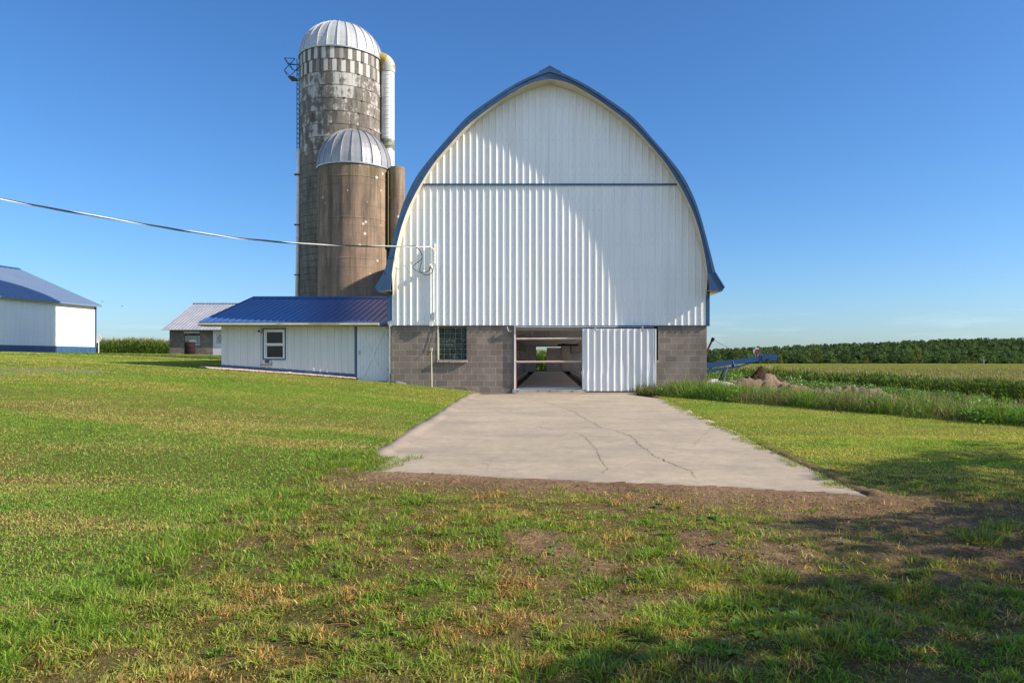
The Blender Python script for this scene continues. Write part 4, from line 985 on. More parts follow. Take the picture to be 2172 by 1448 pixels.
# ---------------------------------------------------------------- mounds, rubble, gravel
def mound(name, cx, cy, rx, ry, h, mat_, col, seed, lump=.25, n=60, kind=None, sharp=1.5, rot=0):
    u = np.linspace(-1, 1, n); U, V_ = np.meshgrid(u, u)
    r = np.sqrt(U**2+V_**2); X = cx+(U*rx)*math.cos(rot)-(V_*ry)*math.sin(rot); Y = cy+(U*rx)*math.sin(rot)+(V_*ry)*math.cos(rot)
    f = np.clip(1-r, 0, 1)**(1/sharp) if sharp > 1.2 else np.clip(1-r**1.6, 0, 1)
    f = f*(1+lump*(fbm(X*1.7+seed, Y*1.7, seed)-.5)*2) + (r < .95)*lump*.5*(fbm(X*5, Y*5, seed+5)-.5)
    Z = gz(X, Y, False)-.08 + h*f
    idx = np.arange(n*n).reshape(n, n); F = np.stack([idx[:-1,:-1], idx[:-1,1:], idx[1:,1:], idx[1:,:-1]], -1).reshape(-1, 4)
    c = np.array(col)[None]*(.7+.6*fbm(X*3, Y*3, seed+9).reshape(-1, 1))
    o = np_mesh(name, np.stack([X, Y, Z], -1).reshape(-1, 3), [F], mat_, c, smooth=True)
    return o
tag(mound('dirt_ridge', 9.6, 33.2, 2.9, 1.1, .98, M['ground'], (.28, .20, .14), 3, .5, 80), kind='structure')
tag(mound('dirt_ridge', 12.9, 32.8, 3.0, 1.0, .86, M['ground'], (.29, .21, .15), 13, .55, 80, rot=-.1), kind='structure')
tag(mound('manure_pile', 10.5, 37, 1.75, 1.6, 1.45, M['ground'], (.085, .05, .032), 23, .22, 60), 'dark brown heap of manure behind the pale dirt ridge', 'manure pile')
def rubble():
    n = 54; u = np.linspace(-1, 1, n); U, V_ = np.meshgrid(u, u); X = 6.75+U*.95; Y = 30+V_*.6
    cell = hash2(np.floor(X*3.1), np.floor(Y*2.7), 5); h = np.where((abs(U) < .93)&(abs(V_) < .9), (.34+.22*cell)*np.clip(2.2-2.0*np.hypot(U, V_), .25, 1)+.10*vnoise(X*14, Y*14, 3), -.1)
    Z = gz(X, Y, False)+h; idx = np.arange(n*n).reshape(n, n); F = np.stack([idx[:-1,:-1], idx[:-1,1:], idx[1:,1:], idx[1:,:-1]], -1).reshape(-1, 4)
    o = np_mesh('concrete_rubble', np.stack([X, Y, Z], -1).reshape(-1, 3), [F], M['rubble']); tag(o, 'heap of broken white concrete beside the right corner of the barn', 'rubble')
M['rubble'] = simple('broken_white_concrete', (.50, .46, .42), (.33, .29, .26), 4, .95, bs=.9, bscale=14); rubble()
def stones(name, pts, size, c1, c2):
    V = []; F = []; C = []
    base = np.array([(1,0,0),(-1,0,0),(0,1,0),(0,-1,0),(0,0,1),(0,0,-1)], float); tri = np.array([(0,2,4),(2,1,4),(1,3,4),(3,0,4),(2,0,5),(1,2,5),(3,1,5),(0,3,5)])
    for i, p in enumerate(pts):
        s = size*rng.uniform(.6, 1.4); b = base*rng.uniform(.6, 1.2, (6, 1))*s*np.array([1, 1, .7]); a = rng.uniform(0, 6.28); ca, sa = math.cos(a), math.sin(a)
        b = np.stack([b[:, 0]*ca-b[:, 1]*sa, b[:, 0]*sa+b[:, 1]*ca, b[:, 2]], -1)
        V.append(b+p); F.append(tri+6*i); k = rng.uniform(0, 1)*1.0; C.append(np.tile(np.array(c1)*(1-k)+np.array(c2)*k, (6, 1)))
    return np_mesh(name, np.concatenate(V), [np.concatenate(F)], M['stone'], np.concatenate(C))
M['stone'] = leaf_mat('gravel_stone', .9, 0, .2)
pts = []
for _ in range(8000):
    x = rng.uniform(sx0-.7, sx1+.05); t_ = (x-sx0)/(sx1-sx0); wdt = .95*(1-.45*max(t_, 0)) if t_ > 0 else .95*max(0, 1+t_*8)
    y = YS-.03-rng.uniform(0, 1)*wdt if x > sx0 else YS-.03-wdt*rng.uniform(.0, 1)
    xm = pX(592, YS)
    if abs(x-xm) < .42 and y > YS-.34: continue
    pts.append((x, y, float(gz(x, y, False))+.02+.03*max(0, 1-(YS-y)/.8)+.02*rng.uniform()))
tag(stones('gravel', pts, .026, (.44, .29, .24), (.60, .47, .41)), 'pinkish white decorative gravel strip along the foot of the lean-to', kind='stuff')
B0 = MB().box(pX(592, YS)-.5, pX(592, YS)+.45, YS-.42, YS-.03, .9, float(gz(pX(592, YS), YS-.3, False))+.055); tag(B0.build('paving_slab', M['sill']), kind='structure')

# ---------------------------------------------------------------- foliage machinery
def blades(P, h, w, col, lean=.35, seg=2, tipy=.15, az=None, curl=.5):
    """P (n,3) roots; h, w (n,); col (n,3). Returns V, quads, tris, colours"""
    n = len(P); a = rng.uniform(0, 2*np.pi, n) if az is None else az
    ln = np.abs(rng.normal(0, lean, n))+.05; ux, uy = np.cos(a), np.sin(a); sx_, sy_ = -uy, ux
    # blades face a random way about their own axis
    b = rng.uniform(0, 2*np.pi, n); sx_ = np.cos(b); sy_ = np.sin(b)
    V = []; C = []
    for k in range(seg):
        f = k/seg; off = h*ln*(f**(1+curl)); zz = h*f*np.clip(1-.25*ln*f, .3, 1); ww = w*(1-.35*f)*.5
        c0 = np.stack([P[:, 0]+ux*off, P[:, 1]+uy*off, P[:, 2]+zz], -1); sv = np.stack([sx_*ww, sy_*ww, 0*ww], -1)
        V += [c0-sv, c0+sv]
    off = h*ln; V.append(np.stack([P[:, 0]+ux*off*1.05, P[:, 1]+uy*off*1.05, P[:, 2]+h*np.clip(1-.25*ln, .25, 1)], -1))
    m = 2*seg+1; V = np.stack(V, 1).reshape(-1, 3); i0 = np.arange(n)*m
    Q = [np.stack([i0+2*k, i0+2*k+1, i0+2*k+3, i0+2*k+2], -1) for k in range(seg-1)]
    T = np.stack([i0+2*(seg-1), i0+2*(seg-1)+1, i0+2*seg], -1)
    C = np.repeat(col[:, None], m, 1); C[:, -1] = C[:, -1]*(1-tipy)+np.array([.3, .27, .10])*tipy
    return V, (np.concatenate(Q) if Q else np.zeros((0, 4), int)), T, C.reshape(-1, 3)
def merge(parts):
    V = []; Q = []; T = []; C = []; o = 0
    for v, q, t, c in parts:
        V.append(v); Q.append(q+o); T.append(t+o); C.append(c); o += len(v)
    return np.concatenate(V), [np.concatenate(Q), np.concatenate(T)], np.concatenate(C)

def blocked(X, Y):                                          # slab, kerb, buildings
    b = (X > -2.18) & (X < 3.33) & (Y > near_edge(X)+.02) & (Y < 25.1)
    b |= (X > -2.45+.16*(fbm(X*2, Y*2, 5)-.3)) & (X < -2.1) & (Y > 9.9) & (Y < 24.4)
    b |= (X > -5.3) & (X < 5.3) & (Y > 24.97)
    b |= (X > -11.2) & (X < -5.2) & (Y > 25.38) & (Y < 34.2)
    b |= (X > -11.8) & (X < -5.5) & (Y > YS-.9*np.clip(1-.45*(X-sx0)/(sx1-sx0), 0, 1)) & (Y < 25.5)
    b |= s_line(X, Y) > .5
    return b
G1 = np.array([.09, .19, .018]); G2 = np.array([.24, .36, .035]); G3 = np.array([.38, .36, .08]); ST = np.array([.62, .42, .15])
def sow(y0, y1, dens, wmul, seg):
    parts = []
    xl, xr = -.80*y1-3.6, min(.74*y1+3.6, 40); n = int((xr-xl)*(y1-y0)*dens)
    X = rng.uniform(xl, xr, n); Y = np.sqrt(rng.uniform(y0**2, y1**2, n)); inside = (X > -.80*Y-3.6) & (X < .74*Y+3.6)
    X, Y = X[inside], Y[inside]; soil, lush, lawn = zones(X, Y); k = ~blocked(X, Y)
    cl = fbm(X*7.5, Y*7.5, 101, 3); tuft = sstep(.40, .62, cl)
    thin = np.where(lawn > .5, 1.0, np.clip((1-soil)**1.15*(.62+.6*tuft)+.08, 0, 1)); k &= rng.uniform(0, 1, len(X)) < thin
    X, Y, soil, lush, lawn, tuft = [a[k] for a in (X, Y, soil, lush, lawn, tuft)]; n = len(X)
    strip = np.exp(-((X+2.75-.3*(fbm(Y*.8, Y*0, 51)-.5))/.45)**2)*(Y < 11)
    h = np.where(lawn > .5, rng.uniform(.016, .036, n), rng.uniform(.016, .05, n)*(.4+1.0*tuft))*(1+.8*strip)
    right = lawn*(X > 3); h = h*np.where(right > .5, 1.15, 1)
    w = rng.uniform(.0042, .0095, n)*wmul
    m = rng.uniform(0, 1, n); patch = fbm(X*.55, Y*1.1, 111); fine = fbm(X*3, Y*3, 121)
    mow = .5+.5*np.sin((X*.93+Y*.36)*2*np.pi/1.9)
    dry = np.clip(.6+1.5*(patch-.5)*2+1.0*(fine-.5)+.12*(mow-.5)-.5*lush-.45*strip + .25*(lawn < .5)*(1-tuft)+.55*right, 0, 1)
    c = G1[None]*(1-m[:, None])+G2[None]*m[:, None]; c = c*(1-(.75*dry)[:, None])+G3[None]*(.75*dry)[:, None]
    spn = fbm(X*4.2, Y*4.2, 161, 3); straw = rng.uniform(0, 1, n) < (.04+.10*dry+.2*soil+np.where(lawn > .5, .22*sstep(.5, .72, patch)*(1-.6*right), .75*sstep(.50, .66, spn)*(1-.8*strip))); c[straw] = ST*rng.uniform(.35, 1.1, (straw.sum(), 1))*np.where(rng.uniform(0, 1, (straw.sum(), 1)) < .3, np.array([[.85, .62, .5]]), 1.0)
    olive = (lawn > .5)&(X < 0)&(Y < 16)
    c = c*np.where(olive[:, None], np.array([.92, .92, 1.15]), 1.0); c *= np.where((lawn > .5)[:, None], rng.uniform(.8, 1.2, (n, 1))*1.38, rng.uniform(.6, 1.3, (n, 1))*1.2)
    P = np.stack([X, Y, gz(X, Y)-.004], -1)
    ln = 1.25 if wmul < 1.6 else .9
    parts.append(blades(P, h, w, c, ln, seg))
    return parts
parts = []
for a in ((2.7, 5, 7600, .85, 3), (5, 8, 4800, 1.05, 2), (8, 13, 2300, 1.35, 2), (13, 20, 1000, 2.1, 1), (20, 32, 380, 3.4, 1), (32, 62, 60, 8, 1)): parts += sow(*a)
# straw and clippings lying on the bare soil
n = 170000; Y = np.sqrt(rng.uniform(2.7**2, 10.4**2, n)); X = rng.uniform(-.8, .8, n)*Y; so, lu, la = zones(X, Y); k = (~blocked(X, Y)) & (X > -3.6) & (rng.uniform(0, 1, n) < (.25+.7*so)*(la < .5)+.04); X, Y = X[k], Y[k]; n = len(X)
c = ST[None]*rng.uniform(.4, 1.2, (n, 1)); u_ = rng.uniform(0, 1, (n, 1)); c = np.where(u_ < .35, np.array([[.22, .12, .05]])*rng.uniform(.4, 1.3, (n, 1)), c); c = np.where(u_ > .8, np.array([[.34, .34, .06]])*rng.uniform(.6, 1.1, (n, 1)), c)
v = blades(np.stack([X, Y, gz(X, Y)+.004], -1), rng.uniform(.006, .014, n), rng.uniform(.003, .0055, n), c, 3.2, 1, 0, curl=0); parts.append(v)
V, F, C = merge(parts)
g = np_mesh('grass', V, F, M['grass'], C); tag(g, 'patchy mown grass with bare soil showing between the blades', kind='stuff')
n = 9000; Y = np.sqrt(rng.uniform(2.7**2, 10**2, n)); X = rng.uniform(-.75, .75, n)*Y; so, lu, la = zones(X, Y); k = (~blocked(X, Y)) & (X > -3.4) & (la < .5) & (rng.uniform(0, 1, n) < so*.8+.06); X, Y = X[k], Y[k]
tag(stones('soil_crumbs', np.stack([X, Y, gz(X, Y)+.002], -1), .013, (.10, .062, .04), (.26, .175, .115)), 'brown crumbs of loose soil on the bare patches before the slab', kind='stuff')
# long coarse tufts and broad-leaved weeds in the near grass
def tufts(spots, name, label):
    parts = []
    for (x, y, r, h, cnt, dry) in spots:
        a = rng.uniform(0, 6.28, cnt); rr = r*np.sqrt(rng.uniform(0, 1, cnt)); X = x+rr*np.cos(a); Y = y+rr*np.sin(a)
        m = rng.uniform(0, 1, (cnt, 1)); c = G1*(1-m)+G2*m; c = c*(1-dry)+ST*.8*dry*np.array([1, 1.05, .8]); c *= rng.uniform(.7, 1.2, (cnt, 1))
        parts.append(blades(np.stack([X, Y, gz(X, Y)-.005], -1), h*rng.uniform(.45, 1.1, cnt), rng.uniform(.005, .011, cnt), c, .95, 3, .1, az=a+rng.normal(0, .5, cnt)))
    V, F, C = merge(parts); tag(np_mesh(name, V, F, M['grass'], C), label, kind='stuff')
sp = []
for _ in range(420):
    y = rng.uniform(2.9, 8.6); x = rng.uniform(-2.9, .7*y+.6)
    if blocked(np.array([x]), np.array([y]))[0]: continue
    so = float(zones(np.array([x]), np.array([y]))[0][0])
    if rng.uniform() < so*.85: continue
    sp.append((x, y, rng.uniform(.03, .10), rng.uniform(.03, .07), int(rng.uniform(20, 80)), rng.uniform(0, .5)))
for p_ in ((1560,1290),(1620,1330),(1480,1300),(1700,1280),(1850,1340),(1760,1380),(1430,1240),(1500,1210),(1640,1230),(1930,1250),(1380,1180),(1270,1240),(760,1090),(900,1065),(820,1120),(1000,1100),(2080,1150),(2120,1130),(2050,1300),(1120,1420),(980,1400),(1240,1350)):
    x, y, z = hit(*p_, 2.5); sp.append((x, y, .15, .095 if p_[0] > 1350 else .08, 150, rng.uniform(0, .3)))
for _ in range(160):                                         # ragged fringe along the slab's right side and front corner
    y = rng.uniform(8.0, 22); x = 3.30+.09*rng.normal()+.0*y
    sp.append((x, y, .09, .06, 40, rng.uniform(.1, .5)))
for _ in range(60):
    y = rng.uniform(9.0, 10.4); sp.append((-2.45+.25*rng.normal(), y, .12, .08, 70, rng.uniform(0, .3)))
tufts(sp, 'coarse_grass', 'long coarse green grass tufts standing above the mown grass')
def rosettes(spots):
    V = []; Q = []; C = []; o = 0
    for x, y, s in spots:
        z = float(gz(x, y)); k = int(rng.integers(6, 11))
        for j in range(k):
            a = 2*np.pi*j/k+rng.normal(0, .2); L = s*rng.uniform(.7, 1.2); w = L*.28; d = np.array([math.cos(a), math.sin(a), 0]); q = np.array([-d[1], d[0], 0]); up = np.array([0, 0, 1.0])
            rows = [(0, .15, .1), (.35, 1, .35), (.7, .85, .42), (1, .06, .3)]
            vs = []
            for f, ww, zz in rows: vs += [np.array([x, y, z])+d*L*f-q*w*ww+up*(L*zz), np.array([x, y, z])+d*L*f+q*w*ww+up*(L*zz)]
            V += vs; Q += [(o+2*i, o+2*i+1, o+2*i+3, o+2*i+2) for i in range(3)]; o += 8
            C += [np.array([.11, .22, .02])*rng.uniform(.8, 1.3)]*8
    tag(np_mesh('broadleaf_weeds', np.array(V), [np.array(Q)], M['leaf'], np.array(C)), 'low broad-leaved green weeds scattered through the near grass', kind='stuff')
ro_ = []
for _ in range(120):
    y = rng.uniform(2.9, 8.8); x = rng.uniform(-.6*y, .7*y)
    if blocked(np.array([x]), np.array([y]))[0] or x < -3: continue
    ro_.append((x, y, rng.uniform(.018, .045)))
for cxp, cyp in ((1620,1290),(1700,1300),(1500,1390),(1800,1310),(1560,1330),(1500,1100)):
    x, y, z = hit(cxp, cyp, 2.5)
    for _ in range(6): ro_.append((x+rng.normal(0, .12), y+rng.normal(0, .1), rng.uniform(.035, .06)))
rosettes(ro_)

def leaf_cloud(centres, radii, per, size, cols, squash=1.0):
    """small leaf quads scattered through ellipsoids. centres (n,3), radii (n,3)"""
    n = len(centres); T_ = n*per
    d = rng.normal(0, 1, (n, per, 3)); d /= np.linalg.norm(d, axis=2, keepdims=True); r = rng.uniform(.25, 1, (n, per, 1))**.45
    P = centres[:, None]+d*r*radii[:, None]; P = P.reshape(-1, 3); col = np.repeat(cols, per, 0)*rng.uniform(.7, 1.3, (T_, 1))
    a = rng.normal(0, 1, (T_, 3)); a[:, 2] *= .6; a /= np.linalg.norm(a, axis=1, keepdims=True); b = np.cross(a, rng.normal(0, 1, (T_, 3))); b /= np.linalg.norm(b, axis=1, keepdims=True)
    s = size*rng.uniform(.55, 1.3, (T_, 1)); V = np.stack([P-a*s*.5, P+b*s*.28, P+a*s*.5, P-b*s*.28], 1).reshape(-1, 3)
    Q = np.arange(T_*4).reshape(-1, 4); return V, Q, np.zeros((0, 3), int), np.repeat(col, 4, 0)
# tall rank grass along the mown edge
def along(t, s): return 3.4+.536*t+NX*s, 23.2-.844*t+NY*s
def rank_grass():
    parts = []
    n = 30000; t = rng.uniform(-2.2, 24, n); s = np.abs(rng.normal(0, 1, n))*1.05+.15+.25*(vnoise(t*1.1, t*0, 7)-.5)
    n2 = 16000; t = np.r_[t, rng.uniform(-4, 26, n2)]; s = np.r_[s, rng.uniform(2.0, 9.5, n2)]; first = np.r_[np.ones(n, bool), np.zeros(n2, bool)]
    X, Y = along(t, s); k = ~((X < 5.32) & (Y > 24.85)) & ~((np.abs(X-10.5) < 3.4)&(np.abs(Y-33) < .9)); X, Y, t, s, first = X[k], Y[k], t[k], s[k], first[k]; n = len(X)
    cl = fbm(X*1.1, Y*1.1, 131); h = np.where(first, rng.uniform(.22, .62, n)*(.55+.9*cl), rng.uniform(.10, .32, n)*(.5+.8*cl)); edge = np.clip(s/.5, .35, 1); h = h*edge
    w = rng.uniform(.007, .015, n)*np.clip(Y/16, .8, 2.2)
    dry = sstep(.5, .7, fbm(X*.6, Y*.6, 141))*.75 + (~first)*.25; m = rng.uniform(0, 1, (n, 1))
    c = np.array([.085, .18, .02])*(1-m)+np.array([.17, .27, .035])*m; dr = (rng.uniform(0, 1, n) < dry*.8+.08); c[dr] = np.array([.26, .19, .11])*rng.uniform(.5, 1.2, (dr.sum(), 1)); c *= rng.uniform(.75, 1.2, (n, 1))
    parts.append(blades(np.stack([X, Y, gz(X, Y, False)-.02], -1), h, w, c, .55, 3, .05))
    # seed stems
    n = 420; t = rng.uniform(-2, 24, n); s = rng.uniform(.2, 2.5, n); X, Y = along(t, s); k = ~((X < 5.32) & (Y > 24.7)); X, Y = X[k], Y[k]; n = len(X)
    c = np.tile(np.array([[.33, .28, .13]]), (n, 1))*rng.uniform(.7, 1.1, (n, 1)); parts.append(blades(np.stack([X, Y, gz(X, Y, False)], -1), rng.uniform(.55, .95, n), np.full(n, .010), c, .25, 3, 0))
    # dead pale stalks farther right
    n = 1500; X = rng.uniform(11, 34, n); Y = 33.8+.0*X+rng.normal(0, 1.1, n)+.05*(X-15); c = np.tile(np.array([[.38, .26, .17]]), (n, 1))*rng.uniform(.5, 1.15, (n, 1)); parts.append(blades(np.stack([X, Y, gz(X, Y, False)], -1), rng.uniform(.2, .6, n), np.full(n, .03), c, .4, 2, 0))
    # a stand of tall seeding grass against the block corner
    n = 1600; X = rng.uniform(3.6, 5.6, n); Y = rng.uniform(23.6, 24.8, n); m = rng.uniform(0, 1, (n, 1)); c = np.array([.06, .13, .02])*(1-m)+np.array([.17, .19, .045])*m
    parts.append(blades(np.stack([X, Y, gz(X, Y, False)], -1), rng.uniform(.25, .62, n)*np.clip((X-3.3)*1.1, .3, 1), np.full(n, .012), c, .5, 3, .1))
    n = 46; X = rng.uniform(3.8, 5.5, n); Y = rng.uniform(24.0, 24.8, n); c = np.tile(np.array([[.42, .34, .15]]), (n, 1)); parts.append(blades(np.stack([X, Y, gz(X, Y, False)], -1), rng.uniform(.6, 1.0, n), np.full(n, .014), c, .3, 3, 0))
    n = 330; t = rng.uniform(-1, 24, n); s = rng.uniform(.2, 1.8, n)+1.5*(rng.uniform(0, 1, n) < .25); X, Y = along(t, s); k = ~((X < 5.5) & (Y > 24.7)) & ((rng.uniform(0, 1, n) < .35) | (t > 9)); X, Y = X[k], Y[k]; n = len(X); hh = rng.uniform(.14, .32, n)
    v = leaf_cloud(np.stack([X, Y, gz(X, Y, False)+hh*.8], -1), np.stack([hh*1.1, hh*1.1, hh], -1), 75, .075, np.array([[.12, .25, .03]])*rng.uniform(.7, 1.25, (n, 1))*np.array([[1, 1, 1]])); parts.append(v)
    V, F, C = merge(parts); tag(np_mesh('tall_grass', V, F, M['grass'], C), 'unmown rank grass and dry stems between lawn and field', kind='stuff')
rank_grass()
def thicket():
    cs = []; rs = []; co = []
    for _ in range(420):
        if rng.uniform() < .84: x = rng.uniform(9.6, 22); y = 37.6+rng.uniform(0, 4.0)-.05*(x-10); hh = rng.uniform(.6, 1.0)*(1.1-.45*np.clip((x-12)/9, 0, 1))
        else: x = rng.uniform(7.3, 9.9); y = rng.uniform(34.6, 38.5); hh = rng.uniform(.6, 1.1)
        if abs(x-10.5) < 1.5 and y < 38.8: continue
        z = float(gz(x, y, False)); r = rng.uniform(.35, .7); cs.append((x, y, z+hh*.55)); rs.append((r, r, hh*.55)); co.append(np.array([.12, .21, .045])*rng.uniform(.75, 1.3)*np.array([rng.uniform(.8, 1.3), 1, rng.uniform(.8, 1.2)]))
    a = leaf_cloud(np.array(cs), np.array(rs), 130, .11, np.array(co))
    n = 14000; i = rng.integers(0, len(cs), n); cs = np.array(cs); P = cs[i]+rng.normal(0, .35, (n, 3))*[1, 1, 0]; P[:, 2] = gz(P[:, 0], P[:, 1], False); m = rng.uniform(0, 1, (n, 1))
    b = blades(P, rng.uniform(.4, .95, n)*(1.1-.45*np.clip((P[:, 0]-12)/9, 0, 1)), np.full(n, .022), np.array([.09, .18, .03])*(1-m)+np.array([.15, .24, .05])*m, .25, 2, .02)
    V, F, C = merge([a, b]); tag(np_mesh('weed_thicket', V, F, M['leaf'], C), 'dense feathery green weeds in front of the corn', kind='stuff')
thicket()

# ---------------------------------------------------------------- corn
def corn_plant(kind):
    """one plant 2.3 m tall; kind 0 whole, 1 only the top"""
    Vs = []; Q = []; C = []
    def strip(pts, ws, side, col):
        o = len(Vs)
        for p, w in zip(pts, ws): Vs.append(p-side*w); Vs.append(p+side*w); C.append(col); C.append(col)
        for i in range(len(pts)-1): Q.append((o+2*i, o+2*i+1, o+2*i+3, o+2*i+2))
    g = lambda: np.array([.105, .205, .022])*rng.uniform(.6, 1.4)*np.array([rng.uniform(.9, 1.5), 1, 1])
    z0 = 0 if kind == 0 else 1.3; up = np.array([0, 0, 1.0])
    strip([up*z0, up*2.05], [.014, .010], np.array([1, 0, 0.]), np.array([.12, .16, .04])); strip([up*z0, up*2.05], [.014, .010], np.array([0, 1, 0.]), np.array([.12, .16, .04]))
    a0 = rng.uniform(0, 6.28)
    for k in range(10 if kind == 0 else 4):
        z = (.3+k*.18) if kind == 0 else 1.4+k*.18; a = a0+k*np.pi+rng.normal(0, .35); d = np.array([math.cos(a), math.sin(a), 0]); s = np.array([-d[1], d[0], 0]); L = rng.uniform(.5, .8)*(1 if z < 1.6 else .75); r = rng.uniform(.35, .6)
        c = g() if z > .5 or rng.uniform() < .5 else np.array([.24, .19, .08])
        strip([up*z, up*(z+r*.45)+d*L*.3, up*(z+r*.55)+d*L*.65, up*(z+r*.15)+d*L], [.02, .042, .036, .004], s, c)
    for k in range(6):
        a = rng.uniform(0, 6.28); d = np.array([math.cos(a), math.sin(a), 0]); s = np.array([-d[1], d[0], 0]); t_ = rng.uniform(.02, .2)
        strip([up*2.0, up*2.18+d*t_*.6, up*rng.uniform(2.25, 2.42)+d*t_], [.009, .011, .004], s, np.array([.31, .24, .085])*rng.uniform(.8, 1.2))
    return np.array(Vs), np.array(Q), np.array(C)
def plant_all(protos, X, Y, Z, sc):
    parts = []; n = len(X); pick = rng.integers(0, len(protos), n); ang = rng.uniform(0, 6.28, n)
    for k, (v, q, c) in enumerate(protos):
        i = np.where(pick == k)[0]
        if not len(i): continue
        ca, sa = np.cos(ang[i])[:, None], np.sin(ang[i])[:, None]; x, y, z = v[:, 0][None]*sc[i, None], v[:, 1][None]*sc[i, None], v[:, 2][None]*sc[i, None]
        V = np.stack([x*ca-y*sa+X[i, None], x*sa+y*ca+Y[i, None], z+Z[i, None]], -1).reshape(-1, 3)
        Q = (q[None]+(np.arange(len(i))*len(v))[:, None, None]).reshape(-1, 4); C = (c[None]*rng.uniform(.8, 1.2, (len(i), 1, 1))).reshape(-1, 3)
        parts.append((V, Q, np.zeros((0, 3), int), C))
    return parts
def corn():
    full = [corn_plant(0) for _ in range(7)]; top = [corn_plant(1) for _ in range(6)]; parts = []
    X = []; Y = []
    for r in range(6):
        for x in np.arange(-9, 95, .21+.03*r): X.append(x+rng.normal(0, .04)); Y.append(64.2+.76*r+rng.normal(0, .05))
        for x in np.arange(-62, -9, .21+.03*r): X.append(x+rng.normal(0, .04)); Y.append(76.2+.76*r+rng.normal(0, .05))
    X, Y = np.array(X), np.array(Y); Z = gz(X, Y, False)-.03; sc = 1.05*rng.uniform(.9, 1.06, len(X))*(1+.04*np.sin(X*.7)); parts += plant_all(full, X, Y, Z, sc)
    for y0, y1, d in ((68.5, 90, 4.0), (90, 130, 2.0), (130, 220, .8), (220, 420, .22)):
        xl, xr = -.8*y1 if y0 < 100 else -20, .78*y1; n = int((xr-xl)*(y1-y0)*d); X = rng.uniform(xl, xr, n); Y = rng.uniform(y0, y1, n); k = (X > -9) | (Y > 81); k &= (X > -.8*Y) & (X < .78*Y+5); X, Y = X[k], Y[k]
        Y = np.round(Y/.76)*.76 if y0 < 130 else Y
        s = 1.04*rng.uniform(.93, 1.05, len(X)); parts += plant_all(top, X, Y, gz(X, Y, False)+(1-s)*1.2, s)
    # closed leaf canopy between and below the tassels
    xs = np.r_[np.arange(-70, 120, 1.2), np.geomspace(121, 900, 40)]; ys = np.r_[np.arange(67, 130, 1.0), np.geomspace(131, 640, 60)]
    Xg, Yg = np.meshgrid(xs, ys); Zg = gz(Xg, Yg, False)+1.72+.25*(hash2(np.floor(Xg*7), np.floor(Yg*5), 3)-.5); Zg = np.where((Xg < -9) & (Yg < 80), gz(Xg, Yg, False)-.5, Zg); Zg = np.where(Yg > 100, Zg+.25, Zg)
    Xg = np.where((Xg < -20)&(Yg > 110), Xg, Xg)
    idx = np.arange(Xg.size).reshape(Xg.shape); Q = np.stack([idx[:-1,:-1], idx[:-1,1:], idx[1:,1:], idx[1:,:-1]], -1).reshape(-1, 4)
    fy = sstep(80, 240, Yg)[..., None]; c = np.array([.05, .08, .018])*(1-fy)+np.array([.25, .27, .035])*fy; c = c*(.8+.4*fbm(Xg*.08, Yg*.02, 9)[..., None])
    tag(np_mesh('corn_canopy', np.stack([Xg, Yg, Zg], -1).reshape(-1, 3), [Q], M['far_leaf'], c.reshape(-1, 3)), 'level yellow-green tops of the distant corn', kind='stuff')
    V, F, C = merge(parts); tag(np_mesh('corn_field', V, F, M['corn'], C), 'tasselled green corn standing in a field that runs to the far woods', kind='stuff')
corn()

# ---------------------------------------------------------------- far woods
def hill_z(X, Y):
    p = X/Y*FPX+CX; H = np.interp(p, [900, 1300, 1500, 1740, 1900, 2000, 2172, 2600], [-2, 0, 2.5, 10.5, 15, 19, 20, 22]); return -4.9+(H+4.9)*sstep(650, 1180, Y)
xs = np.linspace(-300, 1500, 120); ys = np.linspace(610, 1500, 50); Xg, Yg = np.meshgrid(xs, ys); idx = np.arange(Xg.size).reshape(Xg.shape)
tag(np_mesh('hill', np.stack([Xg, Yg, hill_z(Xg, Yg)-.3], -1).reshape(-1, 3), [np.stack([idx[:-1,:-1], idx[:-1,1:], idx[1:,1:], idx[1:,:-1]], -1).reshape(-1, 4)], M['ground'], np.tile([[.03, .045, .015]], (Xg.size, 1)), smooth=True), kind='structure')
def crown_parts(n_cl, per, R_, H_, size, col):
    cs = []; rs = []; co = []
    for k in range(n_cl):
        f = rng.uniform(0, 1); a = rng.uniform(0, 6.28); rad = R_*math.sin(math.pi*(.18+.75*f))*rng.uniform(.25, .8); cs.append((rad*math.cos(a), rad*math.sin(a), H_*(.28+.62*f))); q = rng.uniform(.26, .42)*R_; rs.append((q, q, q*.8)); co.append(col*rng.uniform(.72, 1.35))
    return leaf_cloud(np.array(cs), np.array(rs), per, size, np.array(co))
def woods():
    protos = [crown_parts(9, 30, 5.2, 12.5, 1.5, np.array([.095, .145, .06])) for _ in range(6)]; parts = []
    n = 2300; Y = np.sqrt(rng.uniform(650**2, 1240**2, n)); p = rng.uniform(1290, 2420, n); X = (p-CX)/FPX*Y; Z = hill_z(X, Y); pick = rng.integers(0, 6, n)
    for k, (v, q, t, c) in enumerate(protos):
        i = np.where(pick == k)[0]; s = rng.uniform(.75, 1.2, (len(i), 1, 1)); V = (v[None]*s+np.stack([X[i], Y[i], Z[i]], -1)[:, None]); tint = rng.uniform(.6, 1.3, (len(i), 1, 1))*np.array([1, 1, 1])+rng.uniform(-.08, .18, (len(i), 1, 1))*np.array([1, .3, .2])
        parts.append((V.reshape(-1, 3), (q[None]+(np.arange(len(i))*len(v))[:, None, None]).reshape(-1, 4), t, (c[None]*tint).reshape(-1, 3)))
    V, F, C = merge(parts); tag(np_mesh('woodland', V, F, M['far_leaf'], C), 'distant green wooded rise along the horizon', kind='stuff')
woods()
